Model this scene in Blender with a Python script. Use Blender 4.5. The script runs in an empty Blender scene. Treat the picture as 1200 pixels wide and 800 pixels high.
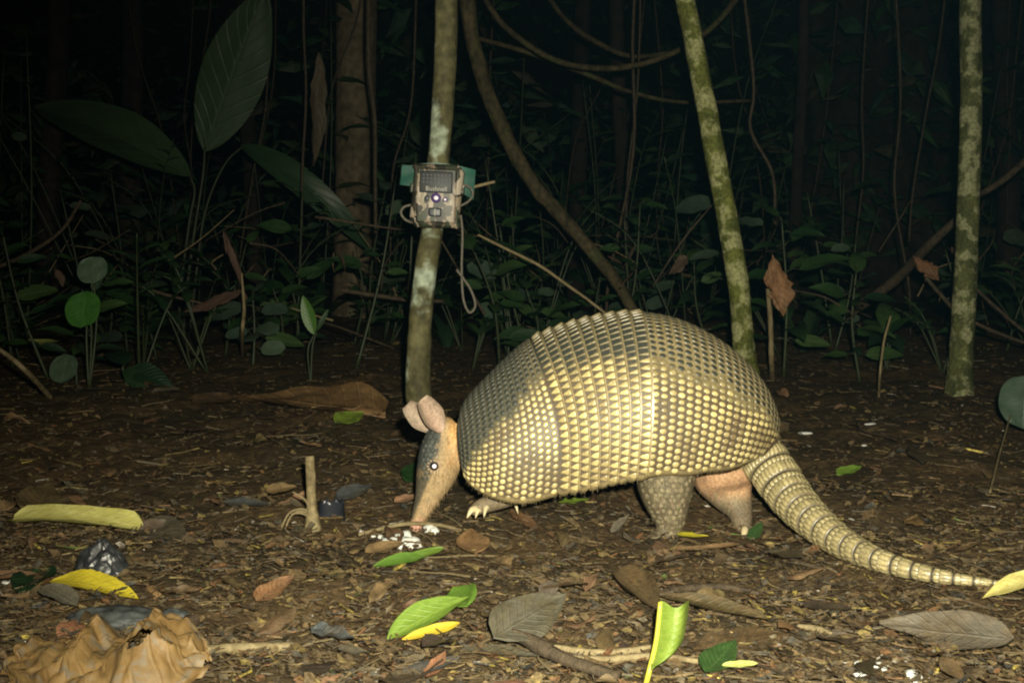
import bpy, bmesh, math, random
import numpy as np
from mathutils import Vector, Matrix, Euler, noise as mnoise

# ------------------------------------------------------------------ camera, sky, flash, exposure
scene = bpy.context.scene
CAM_H, F_PX, PITCH = 0.34, 1287.0, math.atan((400 - 275) / 1287.0)
cam_data = bpy.data.cameras.new('camera')
cam_data.sensor_width = 36.0
cam_data.lens = 36.0 * F_PX / 1200.0
cam_data.clip_start, cam_data.clip_end = 0.02, 400.0
cam_data.dof.use_dof = False
cam = bpy.data.objects.new('camera', cam_data)
cam.location = (0, 0, CAM_H)
cam.rotation_euler = (math.pi / 2 - PITCH, 0, 0)
scene.collection.objects.link(cam)
scene.camera = cam

world = bpy.data.worlds.new('World')
scene.world = world
world.use_nodes = True
wn = world.node_tree.nodes
sky = wn.new('ShaderNodeTexSky')
sky.sky_type = 'NISHITA'
sky.sun_disc = False
sky.sun_elevation = math.radians(-4.0)
sky.sun_rotation = math.radians(120)
world.node_tree.links.new(sky.outputs[0], wn['Background'].inputs['Color'])
wn['Background'].inputs['Strength'].default_value = 0.05

# the camera trap's own flash, a few centimetres above and right of its lens: the only light of this night
fl = bpy.data.lights.new('camera_flash', 'SPOT')
fl.energy = 132.0
fl.color = (1.0, 0.95, 0.72)
fl.spot_size = math.radians(84)
fl.spot_blend = 1.0
fl.shadow_soft_size = 0.012
flash = bpy.data.objects.new('camera_flash', fl)
flash.location = (0.035, 0.0, CAM_H + 0.055)
flash.rotation_euler = (math.pi / 2 - PITCH - math.radians(6.0), 0, math.radians(-4))
scene.collection.objects.link(flash)

scene.cycles.filter_width = 2.1
scene.view_settings.view_transform = 'Standard'
scene.view_settings.look = 'None'
scene.view_settings.exposure = 0.0
scene.view_settings.gamma = 1.0
scene.view_settings.use_curve_mapping = False

R = random.Random(11)
NR = np.random.default_rng(11)
COL = scene.collection

# ------------------------------------------------------------------ helpers
def at(px, py, Y):
    """world point seen at photograph pixel (px, py) at distance Y in front of the camera"""
    w = (400.0 - py) / F_PX
    dy = math.cos(PITCH) + math.sin(PITCH) * w
    dz = -math.sin(PITCH) + math.cos(PITCH) * w
    k = Y / dy
    return Vector(((px - 600.0) / F_PX * k, Y, CAM_H + dz * k))

DIPS = [(0.27, 1.29, 0.11, -0.022), (0.50, 1.00, 0.25, -0.004), (-0.1, 1.2, 0.1, -0.004)]
WAVES = [(R.uniform(0, 6.28), R.uniform(0, 6.28), R.uniform(0, 6.28)) for _ in range(12)]
def terrain(x, y):
    x = np.asarray(x, float); y = np.asarray(y, float)
    z = np.zeros_like(x + y)
    for i, (lam, amp) in enumerate([(0.09, .0016), (0.13, .002), (0.21, .003), (0.33, .004), (0.6, .006), (1.1, .008), (2.3, .02), (5.0, .06)]):
        a, p, q = WAVES[i]
        k = 2 * math.pi / lam
        s = amp * np.sin(k * (x * math.cos(a) + y * math.sin(a)) + p) * np.cos(k * .7 * (y * math.cos(a) - x * math.sin(a)) + q)
        if lam > 1.5:
            s = s * np.clip((y - 2.2) / 2.5, 0, 1)
        z = z + s
    for (cx, cy, r, d) in DIPS:
        z = z + d * np.exp(-((x - cx) ** 2 + (y - cy) ** 2) / (r * r))
    return z
def tz(x, y): return float(terrain(x, y))
def ground(px, py):
    """point of the ground seen at a pixel"""
    z = 0.0
    for _ in range(8):
        w = (400.0 - py) / F_PX
        dy = math.cos(PITCH) + math.sin(PITCH) * w
        dz = -math.sin(PITCH) + math.cos(PITCH) * w
        k = (z - CAM_H) / dz
        p = Vector(((px - 600.0) / F_PX * k, dy * k, z))
        z = tz(p.x, p.y)
    return Vector((p.x, p.y, z))

def tag(o, label=None, cat=None, group=None, kind=None):
    if label: o['label'] = label
    if cat: o['category'] = cat
    if group: o['group'] = group
    if kind: o['kind'] = kind
    return o

def mesh(name, verts, faces, mat=None, cols=None, uvs=None, smooth=True):
    me = bpy.data.meshes.new(name)
    me.from_pydata([tuple(v) for v in verts], [], [tuple(int(i) for i in f) for f in faces])
    if cols is not None:
        ca = me.color_attributes.new('Col', 'FLOAT_COLOR', 'POINT')
        c = np.ones((len(verts), 4), np.float32); c[:, :3] = np.asarray(cols, np.float32)[:, :3]
        ca.data.foreach_set('color', c.ravel())
    if uvs is not None:
        ul = me.uv_layers.new(name='UVMap')
        li = np.zeros(len(me.loops), np.int32); me.loops.foreach_get('vertex_index', li)
        ul.data.foreach_set('uv', np.asarray(uvs, np.float32)[li].ravel())
    if smooth:
        me.polygons.foreach_set('use_smooth', np.ones(len(me.polygons), bool))
    if mat: me.materials.append(mat)
    me.update()
    return me

def obj(name, me, parent=None, loc=None):
    o = bpy.data.objects.new(name, me)
    COL.objects.link(o)
    if parent: o.parent = parent
    if loc is not None: o.location = loc
    return o

def empty(name, loc, label=None, cat=None, group=None, rz=0):
    o = bpy.data.objects.new(name, None)
    o.empty_display_size = 0.05
    COL.objects.link(o)
    o.location = loc
    o.rotation_euler = (0, 0, rz)
    return tag(o, label, cat, group)

def wpart(name, verts, faces, mat, parent, cols=None, uvs=None, smooth=True):
    """a part given in world coordinates under an (unrotated) empty"""
    b = Vector(parent.location)
    if parent.parent: b = b + Vector(parent.parent.location)
    v = np.asarray([tuple(p) for p in verts], float) - np.array(b)
    return obj(name, mesh(name, v, faces, mat, cols, uvs, smooth), parent)

def catmull(pts, n):
    P = [np.array(p, float) for p in pts]
    P = [2 * P[0] - P[1]] + P + [2 * P[-1] - P[-2]]
    out = []
    segs = len(P) - 3
    for i in range(n + 1):
        t = i / n * segs
        k = min(int(t), segs - 1); f = t - k
        a, b, c, d = P[k:k + 4]
        out.append(.5 * (2 * b + (c - a) * f + (2 * a - 5 * b + 4 * c - d) * f * f + (3 * b - a - 3 * c + d) * f ** 3))
    return np.array(out)

def tube(pts, rad, n=8, lump=0.0, flat=1.0, cap=True, seed=0):
    """tapered tube along points; lump adds knots and unevenness"""
    pts = [np.array(tuple(p), float) for p in pts]
    m = len(pts)
    if not hasattr(rad, '__len__'): rad = [rad] * m
    V, Fc, UV = [], [], []
    up = np.array([0.31, 0.12, 0.94])
    t0 = pts[1] - pts[0]; t0 /= np.linalg.norm(t0)
    if abs(t0 @ up) > .9: up = np.array([0.95, 0.2, .2])
    nx = np.cross(up, t0); nx /= np.linalg.norm(nx)
    for i in range(m):
        t = pts[min(i + 1, m - 1)] - pts[max(i - 1, 0)]; t /= np.linalg.norm(t) + 1e-12
        nx = nx - (nx @ t) * t; nx /= np.linalg.norm(nx)
        ny = np.cross(t, nx)
        for j in range(n):
            a = 2 * math.pi * j / n
            k = 1.0
            if lump:
                q = pts[i] * (0.6 / max(rad[i], 1e-4))
                k += lump * mnoise.noise((q[0] + 3 * math.cos(a) + seed, q[1] + 3 * math.sin(a), q[2] * .5))
            p = pts[i] + rad[i] * k * (nx * math.cos(a) + ny * math.sin(a) * flat)
            V.append(p); UV.append((j / n, i / m))
    for i in range(m - 1):
        for j in range(n):
            a, b = i * n + j, i * n + (j + 1) % n
            Fc.append((a, b, b + n, a + n))
    if cap:
        V.append(pts[0]); UV.append((0, 0)); V.append(pts[-1]); UV.append((0, 1))
        c0, c1 = m * n, m * n + 1
        for j in range(n):
            Fc.append((c0, (j + 1) % n, j)); Fc.append((c1, (m - 1) * n + j, (m - 1) * n + (j + 1) % n))
    return V, Fc, UV

class MB:
    def __init__(s): s.v, s.f, s.c, s.uv = [], [], [], []
    def add(s, v, f, c=None, uv=None):
        o = len(s.v)
        s.v.extend([tuple(p) for p in v]); s.f.extend([tuple(i + o for i in q) for q in f])
        if c is not None:
            if len(c) == 3 and not hasattr(c[0], '__len__'): c = [c] * len(v)
            s.c.extend(c)
        if uv is not None: s.uv.extend(uv)
    def mesh(s, name, mat, smooth=True):
        return mesh(name, s.v, s.f, mat, s.c or None, s.uv or None, smooth)

# ------------------------------------------------------------------ materials
def mat_new(name, rough=.6, spec=.5):
    m = bpy.data.materials.new(name); m.use_nodes = True
    b = m.node_tree.nodes['Principled BSDF']
    b.inputs['Roughness'].default_value = rough
    b.inputs['Specular IOR Level'].default_value = spec
    return m, m.node_tree.nodes, m.node_tree.links, b
def node(N, t, **kw):
    n = N.new(t)
    for k, v in kw.items():
        if k in n.inputs: n.inputs[k].default_value = v
        else: setattr(n, k, v)
    return n
def ramp(N, stops):
    r = N.new('ShaderNodeValToRGB')
    e = r.color_ramp.elements
    e[0].position, e[0].color = stops[0][0], (*stops[0][1], 1)
    e[1].position, e[1].color = stops[-1][0], (*stops[-1][1], 1)
    for p, c in stops[1:-1]:
        x = e.new(p); x.color = (*c, 1)
    return r
def mixc(N, L, fac, a, b, mode='MIX'):
    m = N.new('ShaderNodeMix'); m.data_type = 'RGBA'; m.blend_type = mode
    for s, v in ((0, fac), (6, a), (7, b)):
        if hasattr(v, 'is_output'): L.new(v, m.inputs[s])
        elif s == 0: m.inputs[0].default_value = v
        else: m.inputs[s].default_value = (*v, 1) if len(v) == 3 else v
    return m.outputs[2]
def bump(N, L, b, h, strength, dist=.002, prev=None):
    n = N.new('ShaderNodeBump'); n.inputs['Strength'].default_value = strength; n.inputs['Distance'].default_value = dist
    L.new(h, n.inputs['Height'])
    if prev: L.new(prev, n.inputs['Normal'])
    L.new(n.outputs[0], b.inputs['Normal'])
    return n.outputs[0]

def m_soil():
    m, N, L, b = mat_new('wet_forest_soil', .75, .35)
    tc = N.new('ShaderNodeTexCoord')
    n1 = node(N, 'ShaderNodeTexNoise', Scale=55.0, Detail=8.0, Roughness=.7); L.new(tc.outputs['Object'], n1.inputs['Vector'])
    n2 = node(N, 'ShaderNodeTexNoise', Scale=4.0, Detail=4.0); L.new(tc.outputs['Object'], n2.inputs['Vector'])
    r = ramp(N, [(.25, (.028, .02, .011)), (.42, (.07, .048, .025)), (.55, (.125, .088, .045)), (.78, (.21, .155, .08))])
    L.new(n1.outputs[0], r.inputs[0])
    r2 = ramp(N, [(.3, (.55, .6, .6)), (.7, (1.15, 1.0, .85))]); L.new(n2.outputs[0], r2.inputs[0])
    c = mixc(N, L, 1.0, r.outputs[0], r2.outputs[0], 'MULTIPLY'); L.new(c, b.inputs['Base Color'])
    v = node(N, 'ShaderNodeTexVoronoi', Scale=120.0); L.new(tc.outputs['Object'], v.inputs['Vector'])
    pb = bump(N, L, b, n1.outputs[0], .9, .006)
    bump(N, L, b, v.outputs['Distance'], .5, .003, pb)
    return m
def m_leaf(name, c1, c2, rough=.5, vein=(.5, .4, .2), veinamt=.35, spots=None, spotamt=.0, bumpk=.5, var=.25, soil=0.0):
    """leaf blade: side veins from the leaf's own UVs, blotches, per-leaf variation"""
    m, N, L, b = mat_new(name, rough, .45)
    tc = N.new('ShaderNodeTexCoord'); oi = N.new('ShaderNodeObjectInfo')
    nz = node(N, 'ShaderNodeTexNoise', Scale=6.0, Detail=5.0, Roughness=.65)
    mp = N.new('ShaderNodeMapping'); L.new(tc.outputs['UV'], mp.inputs['Vector']); L.new(oi.outputs['Random'], mp.inputs['Location'])
    L.new(mp.outputs[0], nz.inputs['Vector'])
    r = ramp(N, [(.32, c1), (.68, c2)]); L.new(nz.outputs[0], r.inputs[0])
    sep = N.new('ShaderNodeSeparateXYZ'); L.new(tc.outputs['UV'], sep.inputs[0])
    # |v-.5| : distance from the midrib ; u + .45|v| : oblique side veins
    sub = node(N, 'ShaderNodeMath', operation='SUBTRACT'); L.new(sep.outputs[1], sub.inputs[0]); sub.inputs[1].default_value = .5
    ab = node(N, 'ShaderNodeMath', operation='ABSOLUTE'); L.new(sub.outputs[0], ab.inputs[0])
    ml = node(N, 'ShaderNodeMath', operation='MULTIPLY_ADD'); L.new(ab.outputs[0], ml.inputs[0]); ml.inputs[1].default_value = -.42; L.new(sep.outputs[0], ml.inputs[2])
    sn = node(N, 'ShaderNodeMath', operation='MULTIPLY'); L.new(ml.outputs[0], sn.inputs[0]); sn.inputs[1].default_value = 62.0
    si = node(N, 'ShaderNodeMath', operation='SINE'); L.new(sn.outputs[0], si.inputs[0])
    vr = ramp(N, [(.86, (0, 0, 0)), (.99, (1, 1, 1))])
    mr = node(N, 'ShaderNodeMapRange'); L.new(si.outputs[0], mr.inputs[0]); mr.inputs[1].default_value = -1; mr.inputs[2].default_value = 1
    L.new(mr.outputs[0], vr.inputs[0])
    mid = ramp(N, [(.012, (1, 1, 1)), (.03, (0, 0, 0))]); L.new(ab.outputs[0], mid.inputs[0])
    mx = mixc(N, L, 1.0, vr.outputs[0], mid.outputs[0], 'LIGHTEN')
    vf = node(N, 'ShaderNodeMath', operation='MULTIPLY'); L.new(mx, vf.inputs[0]); vf.inputs[1].default_value = veinamt
    c = mixc(N, L, vf.outputs[0], r.outputs[0], vein)
    if spots:
        n3 = node(N, 'ShaderNodeTexNoise', Scale=14.0, Detail=3.0); L.new(mp.outputs[0], n3.inputs['Vector'])
        sr = ramp(N, [(.56, (0, 0, 0)), (.64, (1, 1, 1))]); L.new(n3.outputs[0], sr.inputs[0])
        sf = node(N, 'ShaderNodeMath', operation='MULTIPLY'); L.new(sr.outputs[0], sf.inputs[0]); sf.inputs[1].default_value = spotamt
        c = mixc(N, L, sf.outputs[0], c, spots)
    if soil:
        geo = N.new('ShaderNodeNewGeometry')
        nd = node(N, 'ShaderNodeTexNoise', Scale=140.0, Detail=7.0, Roughness=.75); L.new(geo.outputs['Position'], nd.inputs['Vector'])
        rd_ = ramp(N, [(.30, (.03, .021, .012)), (.5, (.10, .07, .037)), (.72, (.21, .155, .085))]); L.new(nd.outputs[0], rd_.inputs[0])
        ne = node(N, 'ShaderNodeTexNoise', Scale=38.0, Detail=5.0, Roughness=.6); L.new(geo.outputs['Position'], ne.inputs['Vector'])
        re_ = ramp(N, [(.40, (0, 0, 0)), (.62, (1, 1, 1))]); L.new(ne.outputs[0], re_.inputs[0])
        fd = node(N, 'ShaderNodeMath', operation='MULTIPLY'); L.new(re_.outputs[0], fd.inputs[0]); fd.inputs[1].default_value = soil
        c = mixc(N, L, fd.outputs[0], c, rd_.outputs[0])
    hs = N.new('ShaderNodeHueSaturation')
    mr2 = node(N, 'ShaderNodeMapRange'); L.new(oi.outputs['Random'], mr2.inputs[0]); mr2.inputs[3].default_value = 1 - var; mr2.inputs[4].default_value = 1 + var
    L.new(mr2.outputs[0], hs.inputs['Value']); L.new(c, hs.inputs['Color'])
    mr3 = node(N, 'ShaderNodeMath', operation='MULTIPLY_ADD'); L.new(oi.outputs['Random'], mr3.inputs[0]); mr3.inputs[1].default_value = -.05; mr3.inputs[2].default_value = .525
    L.new(mr3.outputs[0], hs.inputs['Hue'])
    L.new(hs.outputs[0], b.inputs['Base Color'])
    nf = node(N, 'ShaderNodeTexNoise', Scale=45.0, Detail=4.0); L.new(mp.outputs[0], nf.inputs['Vector'])
    p = bump(N, L, b, mx, bumpk, .0015)
    bump(N, L, b, nf.outputs[0], bumpk * .8, .001, p)
    return m
def m_col(name, rough=.5, spec=.5, nscale=200.0, namt=.3, bumpk=.3, coat=0.0, bdist=.0008, vor=0.0, dirt=0.0, duskrough=0.0):
    """colour from the vertex colour attribute with fine grain"""
    m, N, L, b = mat_new(name, rough, spec)
    at_ = N.new('ShaderNodeVertexColor'); at_.layer_name = 'Col'
    tc = N.new('ShaderNodeTexCoord')
    nz = node(N, 'ShaderNodeTexNoise', Scale=nscale, Detail=5.0); L.new(tc.outputs['Object'], nz.inputs['Vector'])
    r = ramp(N, [(.3, (1 - namt,) * 3), (.7, (1 + namt,) * 3)]); L.new(nz.outputs[0], r.inputs[0])
    c = mixc(N, L, 1.0, at_.outputs[0], r.outputs[0], 'MULTIPLY')
    if dirt:
        nd = node(N, 'ShaderNodeTexNoise', Scale=130.0, Detail=7.0, Roughness=.75); L.new(tc.outputs['Object'], nd.inputs['Vector'])
        rd_ = ramp(N, [(.30, (.03, .021, .012)), (.5, (.10, .07, .037)), (.72, (.20, .15, .08))]); L.new(nd.outputs[0], rd_.inputs[0])
        ne = node(N, 'ShaderNodeTexNoise', Scale=60.0, Detail=4.0); L.new(tc.outputs['Object'], ne.inputs['Vector'])
        re_ = ramp(N, [(.38, (0, 0, 0)), (.6, (1, 1, 1))]); L.new(ne.outputs[0], re_.inputs[0])
        fd = node(N, 'ShaderNodeMath', operation='MULTIPLY'); L.new(re_.outputs[0], fd.inputs[0]); fd.inputs[1].default_value = dirt
        c = mixc(N, L, fd.outputs[0], c, rd_.outputs[0])
    L.new(c, b.inputs['Base Color'])
    p = bump(N, L, b, nz.outputs[0], bumpk, bdist)
    if duskrough:                                        # bare skin between the horn plates is duller than the horn
        bw = N.new('ShaderNodeRGBToBW'); L.new(at_.outputs[0], bw.inputs[0])
        rm = node(N, 'ShaderNodeMapRange'); L.new(bw.outputs[0], rm.inputs[0])
        for k_, v_ in ((1, .05), (2, .22), (3, duskrough), (4, rough)): rm.inputs[k_].default_value = v_
        L.new(rm.outputs[0], b.inputs['Roughness'])
        cm = node(N, 'ShaderNodeMapRange'); L.new(bw.outputs[0], cm.inputs[0])
        for k_, v_ in ((1, .08), (2, .25), (3, .06), (4, coat)): cm.inputs[k_].default_value = v_
        L.new(cm.outputs[0], b.inputs['Coat Weight'])
    if vor:
        v = node(N, 'ShaderNodeTexVoronoi', Scale=vor, feature='DISTANCE_TO_EDGE'); L.new(tc.outputs['Object'], v.inputs['Vector'])
        rr = ramp(N, [(.0, (0, 0, 0)), (.12, (1, 1, 1))]); L.new(v.outputs['Distance'], rr.inputs[0])
        bump(N, L, b, rr.outputs[0], .8, .0012, p)
    if not duskrough: b.inputs['Coat Weight'].default_value = coat
    b.inputs['Coat Roughness'].default_value = .3
    return m
def m_bark(name, c1, c2, lichen=None, lam=.5, scale=30.0, stretch=.35, lscale=9.0, rough=.8, bumpk=.8, lth=.55):
    m, N, L, b = mat_new(name, rough, .3)
    tc = N.new('ShaderNodeTexCoord'); mp = N.new('ShaderNodeMapping'); mp.inputs['Scale'].default_value = (1, 1, stretch)
    L.new(tc.outputs['Object'], mp.inputs['Vector'])
    n1 = node(N, 'ShaderNodeTexNoise', Scale=scale, Detail=8.0, Roughness=.65); L.new(mp.outputs[0], n1.inputs['Vector'])
    r = ramp(N, [(.33, c1), (.68, c2)]); L.new(n1.outputs[0], r.inputs[0])
    c = r.outputs[0]
    if lichen:
        n2 = node(N, 'ShaderNodeTexNoise', Scale=lscale, Detail=5.0, Roughness=.55); L.new(tc.outputs['Object'], n2.inputs['Vector'])
        lr = ramp(N, [(lth, (0, 0, 0)), (lth + .07, (1, 1, 1))]); L.new(n2.outputs[0], lr.inputs[0])
        f = node(N, 'ShaderNodeMath', operation='MULTIPLY'); L.new(lr.outputs[0], f.inputs[0]); f.inputs[1].default_value = lam
        c = mixc(N, L, f.outputs[0], c, lichen)
        n3 = node(N, 'ShaderNodeTexNoise', Scale=lscale * 7, Detail=4.0); L.new(tc.outputs['Object'], n3.inputs['Vector'])
        lr3 = ramp(N, [(.35, (.6, .6, .6)), (.65, (1.2, 1.2, 1.2))]); L.new(n3.outputs[0], lr3.inputs[0])
        c = mixc(N, L, 1.0, c, lr3.outputs[0], 'MULTIPLY')
    L.new(c, b.inputs['Base Color'])
    bump(N, L, b, n1.outputs[0], bumpk, .006)
    return m
def m_plain(name, c, rough=.5, metal=0.0, nscale=60.0, namt=.25, bumpk=.2, spec=.5):
    m, N, L, b = mat_new(name, rough, spec)
    tc = N.new('ShaderNodeTexCoord')
    nz = node(N, 'ShaderNodeTexNoise', Scale=nscale, Detail=5.0); L.new(tc.outputs['Object'], nz.inputs['Vector'])
    r = ramp(N, [(.3, tuple(x * (1 - namt) for x in c)), (.7, tuple(min(x * (1 + namt), 1) for x in c))]); L.new(nz.outputs[0], r.inputs[0])
    L.new(r.outputs[0], b.inputs['Base Color']); b.inputs['Metallic'].default_value = metal
    bump(N, L, b, nz.outputs[0], bumpk, .002)
    return m

M = {}
M['soil'] = m_soil()
M['litter'] = m_col('litter_fragments', .65, .35, 300, .6, .6, 0, .0012, 0, .85)
M['far_leaves'] = m_col('far_foliage', .6, .3, 30, .35, .3)
M['dry_tan'] = m_leaf('dry_tan_leaf', (.17, .105, .05), (.30, .20, .095), .55, (.36, .25, .12), .4, (.06, .04, .025), .5, soil=0.75)
M['dry_brown'] = m_leaf('dry_brown_leaf', (.085, .05, .027), (.17, .10, .052), .5, (.22, .14, .07), .35, (.035, .025, .018), .6, soil=0.75)
M['dry_orange'] = m_leaf('dry_orange_leaf', (.20, .105, .042), (.32, .185, .08), .6, (.42, .26, .12), .45, (.10, .05, .025), .45, 1.0, soil=0.5)
M['dry_grey'] = m_leaf('dry_grey_leaf', (.10, .085, .065), (.17, .15, .115), .55, (.20, .175, .13), .14, (.05, .045, .035), .5, soil=0.6)
M['dark_wet'] = m_leaf('dark_wet_leaf', (.028, .022, .017), (.065, .05, .036), .32, (.08, .06, .045), .3, soil=0.5)
M['slate_leaf'] = m_leaf('slate_coloured_leaf', (.045, .05, .055), (.09, .1, .105), .38, (.13, .13, .12), .3, soil=0.5)
M['yellow'] = m_leaf('yellow_leaf', (.50, .40, .02), (.62, .50, .04), .45, (.45, .42, .06), .35, (.30, .24, .03), .35, .35, .06, soil=0.12)
M['palegreen'] = m_leaf('pale_yellow_green_leaf', (.52, .50, .12), (.72, .70, .25), .4, (.62, .60, .26), .3, (.34, .30, .08), .4, .3, .05, soil=0.15)
M['freshgreen'] = m_leaf('fresh_green_leaf', (.115, .195, .022), (.18, .27, .045), .38, (.32, .42, .10), .2, (.07, .14, .02), .3, .4, .08)
M['green'] = m_leaf('forest_green_leaf', (.016, .048, .013), (.034, .08, .02), .42, (.085, .14, .05), .4, (.03, .04, .015), .3, .4, .35)
M['darkgreen'] = m_leaf('dark_green_leaf', (.011, .034, .013), (.023, .055, .021), .38, (.06, .09, .045), .4, None, 0, .4, .3)
M['bluegreen'] = m_leaf('blue_green_leaf', (.05, .085, .055), (.085, .13, .085), .45, (.11, .16, .1), .4, None, 0, .4, .25)
M['bigleaf'] = m_leaf('heliconia_leaf', (.026, .062, .026), (.04, .083, .034), .42, (.09, .12, .05), .14, (.05, .06, .03), .3, .5, .1)
M['stem'] = m_plain('green_stem', (.032, .045, .016), .5, 0, 40, .3)
M['drystem'] = m_plain('dry_stem', (.16, .115, .06), .65, 0, 50, .4, .4)
M['twig'] = m_bark('twig_bark', (.035, .026, .017), (.11, .08, .05), None, 0, 90, .6, rough=.7)
M['paletwig'] = m_bark('pale_twig', (.16, .12, .06), (.34, .27, .15), None, 0, 70, .5, rough=.65)
M['bark_lichen'] = m_bark('lichened_bark', (.075, .068, .03), (.20, .18, .085), (.52, .60, .46), .95, 26, .5, 9, .75, .5, .515)
M['bark_moss'] = m_bark('mossy_bark', (.065, .08, .014), (.19, .20, .045), (.40, .40, .19), .85, 34, .4, 24, .85, .7, .50)
M['bark_moss2'] = m_bark('greenish_bark', (.05, .06, .022), (.15, .16, .055), (.36, .36, .20), .85, 40, .45, 26, .85, .8, .5)
M['bark_dark'] = m_bark('brown_trunk_bark', (.10, .075, .045), (.25, .19, .12), (.16, .2, .1), .4, 14, .25, 5, .85, .8, .6)
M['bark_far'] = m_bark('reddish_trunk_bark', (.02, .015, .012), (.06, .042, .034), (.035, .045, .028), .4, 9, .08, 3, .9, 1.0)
M['liana'] = m_bark('liana_bark', (.035, .028, .012), (.105, .08, .038), (.07, .085, .025), .6, 40, .4, 12)
M['scute'] = m_col('horn_scutes', .40, .6, 420, .32, .45, .8, .0008, 0, 0, .55)
M['skin'] = m_col('armadillo_skin', .6, .35, 330, .32, .8, 0, .0014)
M['crumple'] = m_leaf('crumpled_leaf', (.16, .08, .03), (.28, .155, .062), .6, (.33, .2, .09), .12, (.19, .155, .12), .7, .4, .05, soil=.35)
M['claw'] = m_plain('claw_horn', (.62, .52, .32), .35, 0, 100, .15, .1)
M['eye_dark'] = m_plain('eye_dark', (.012, .01, .014), .08, 0, 10, .1, 0)
M['eye_shine'] = m_plain('painted_eye_shine', (.95, .86, .95), .35, 0, 10, .03, 0, 1.0)  # eyeshine thrown back from the flash, painted as a near-white colour
M['stone_black'] = m_plain('black_stone', (.028, .03, .034), .38, 0, 50, .6, .9, .6)
M['stone_slate'] = m_plain('slate_slab', (.055, .06, .06), .72, 0, 90, .75, 1.0)
M['white'] = m_plain('white_crumb', (.75, .76, .72), .6, 0, 120, .15, .7)
M['wood'] = m_bark('weathered_wood', (.14, .105, .05), (.33, .26, .14), (.2, .2, .09), .4, 50, .2, 20, .7, .7)

# ------------------------------------------------------------------ ground
def build_ground():
    xs = np.concatenate([-np.geomspace(60, 1.9, 26), np.linspace(-1.85, 1.85, 240), np.geomspace(1.9, 60, 26)])
    ys = np.concatenate([[-40, -20, -10, -5, -2.5, -1, -.3, .2], np.linspace(.5, 3.6, 210), np.geomspace(3.65, 120, 46)])
    X, Y = np.meshgrid(xs, ys)
    Z = terrain(X, Y)
    near = (np.abs(X) < 2) & (Y < 4) & (Y > .4)
    for i in np.argwhere(near):
        x, y = X[tuple(i)], Y[tuple(i)]
        Z[tuple(i)] += .0045 * mnoise.fractal((x * 22, y * 22, 0.3), 0.8, 2.0, 4) - .001
    V = np.stack([X, Y, Z], -1).reshape(-1, 3)
    w = len(xs); F_ = []
    for j in range(len(ys) - 1):
        for i in range(w - 1):
            a = j * w + i; F_.append((a, a + 1, a + 1 + w, a + w))
    tag(obj('ground', mesh('ground', V, F_, M['soil'])), 'damp brown forest floor', None, None, 'structure')
build_ground()

# ------------------------------------------------------------------ leaf generator
def leaf_geo(L=1.0, W=.4, shape='ovate', curl=0.0, roll=0.0, fold=.12, wav=.0, nl=12, nw=6, seed=0, ragged=0.0, petiole=0.0, twist=0.0):
    """blade from (0,0,0) along +Y; curl bends it along its length, roll rolls the sides, fold creases the midrib"""
    rr = random.Random(seed)
    V, UV, F_ = [], [], []
    y, z, ang = 0.0, 0.0, -curl * .4
    for i in range(nl + 1):
        t = i / nl
        if shape == 'ovate': w = math.sin(math.pi * t ** .75) ** .8 * (1 - .25 * t)
        elif shape == 'lance': w = math.sin(math.pi * t ** .9) ** .75
        elif shape == 'round': w = max(0, 1 - abs(2 * t - 1) ** 2.3) ** .5
        elif shape == 'strip': w = min(1, t * 9 + .4, (1 - t) * 9 + .4)
        elif shape == 'obov': w = math.sin(math.pi * t ** 1.35) ** .75
        w = max(w, .012) * W / 2
        if i:
            y += math.cos(ang) * L / nl; z += math.sin(ang) * L / nl
            ang += curl / nl
        for j in range(nw + 1):
            s = 2 * j / nw - 1
            k = 1 + ragged * (rr.random() - .5) * (1 if abs(s) > .9 else 0)
            if roll:
                a = s * roll
                x_, z_ = w * math.sin(a) / roll, w * (1 - math.cos(a)) / roll
            else: x_, z_ = w * s, 0.0
            z_ += abs(s) * w * fold
            z_ += wav * W * mnoise.noise((t * 4 + seed, s * 2.2, seed * .7)) * (.3 + abs(s))
            x_ *= k
            if twist:
                a = twist * t; x_, z_ = x_ * math.cos(a) - z_ * math.sin(a), x_ * math.sin(a) + z_ * math.cos(a)
            V.append((x_, y - z_ * math.sin(ang) * .0, z + z_)); UV.append((t, j / nw))
    n = nw + 1
    for i in range(nl):
        for j in range(nw):
            a = i * n + j; F_.append((a, a + 1, a + 1 + n, a + n))
    if petiole:
        v, f, uv = tube([(0, -petiole, -petiole * .25), (0, -petiole * .5, -petiole * .08), (0, 0, 0), (0, L * .3, z * .1)], [W * .016, W * .02, W * .022, W * .012], 5)
        o = len(V); V += [tuple(p) for p in v]; UV += [(0.5, .5)] * len(v); F_ += [tuple(i + o for i in q) for q in f]
    return V, F_, UV
def leaf_mesh(name, mat, **k):
    V, F_, UV = leaf_geo(**k)
    return mesh(name, V, F_, mat, None, UV)
def place_leaf(name, me, base, tip, roll=0.0, parent=None, L=1.0, up=(0, 0, 1)):
    """put a unit-length blade with its base and tip at two world points"""
    base, tip = Vector(base), Vector(tip)
    d = tip - base; ln = d.length / L; d.normalize()
    u = Vector(up); x = d.cross(u)
    if x.length < 1e-3: x = d.cross(Vector((0, 1, 0)))
    x.normalize(); z = x.cross(d)
    m = Matrix((x, d, z)).transposed() @ Matrix.Rotation(roll, 3, 'Y')
    o = obj(name, me, parent)
    off = Vector((0, 0, 0))
    if parent:
        off = Vector(parent.location)
        if parent.parent: off += Vector(parent.parent.location)
    o.rotation_mode = 'QUATERNION'
    o.rotation_quaternion = m.to_quaternion()
    o.location = base - off
    o.scale = (ln, ln, ln)
    return o
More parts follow.
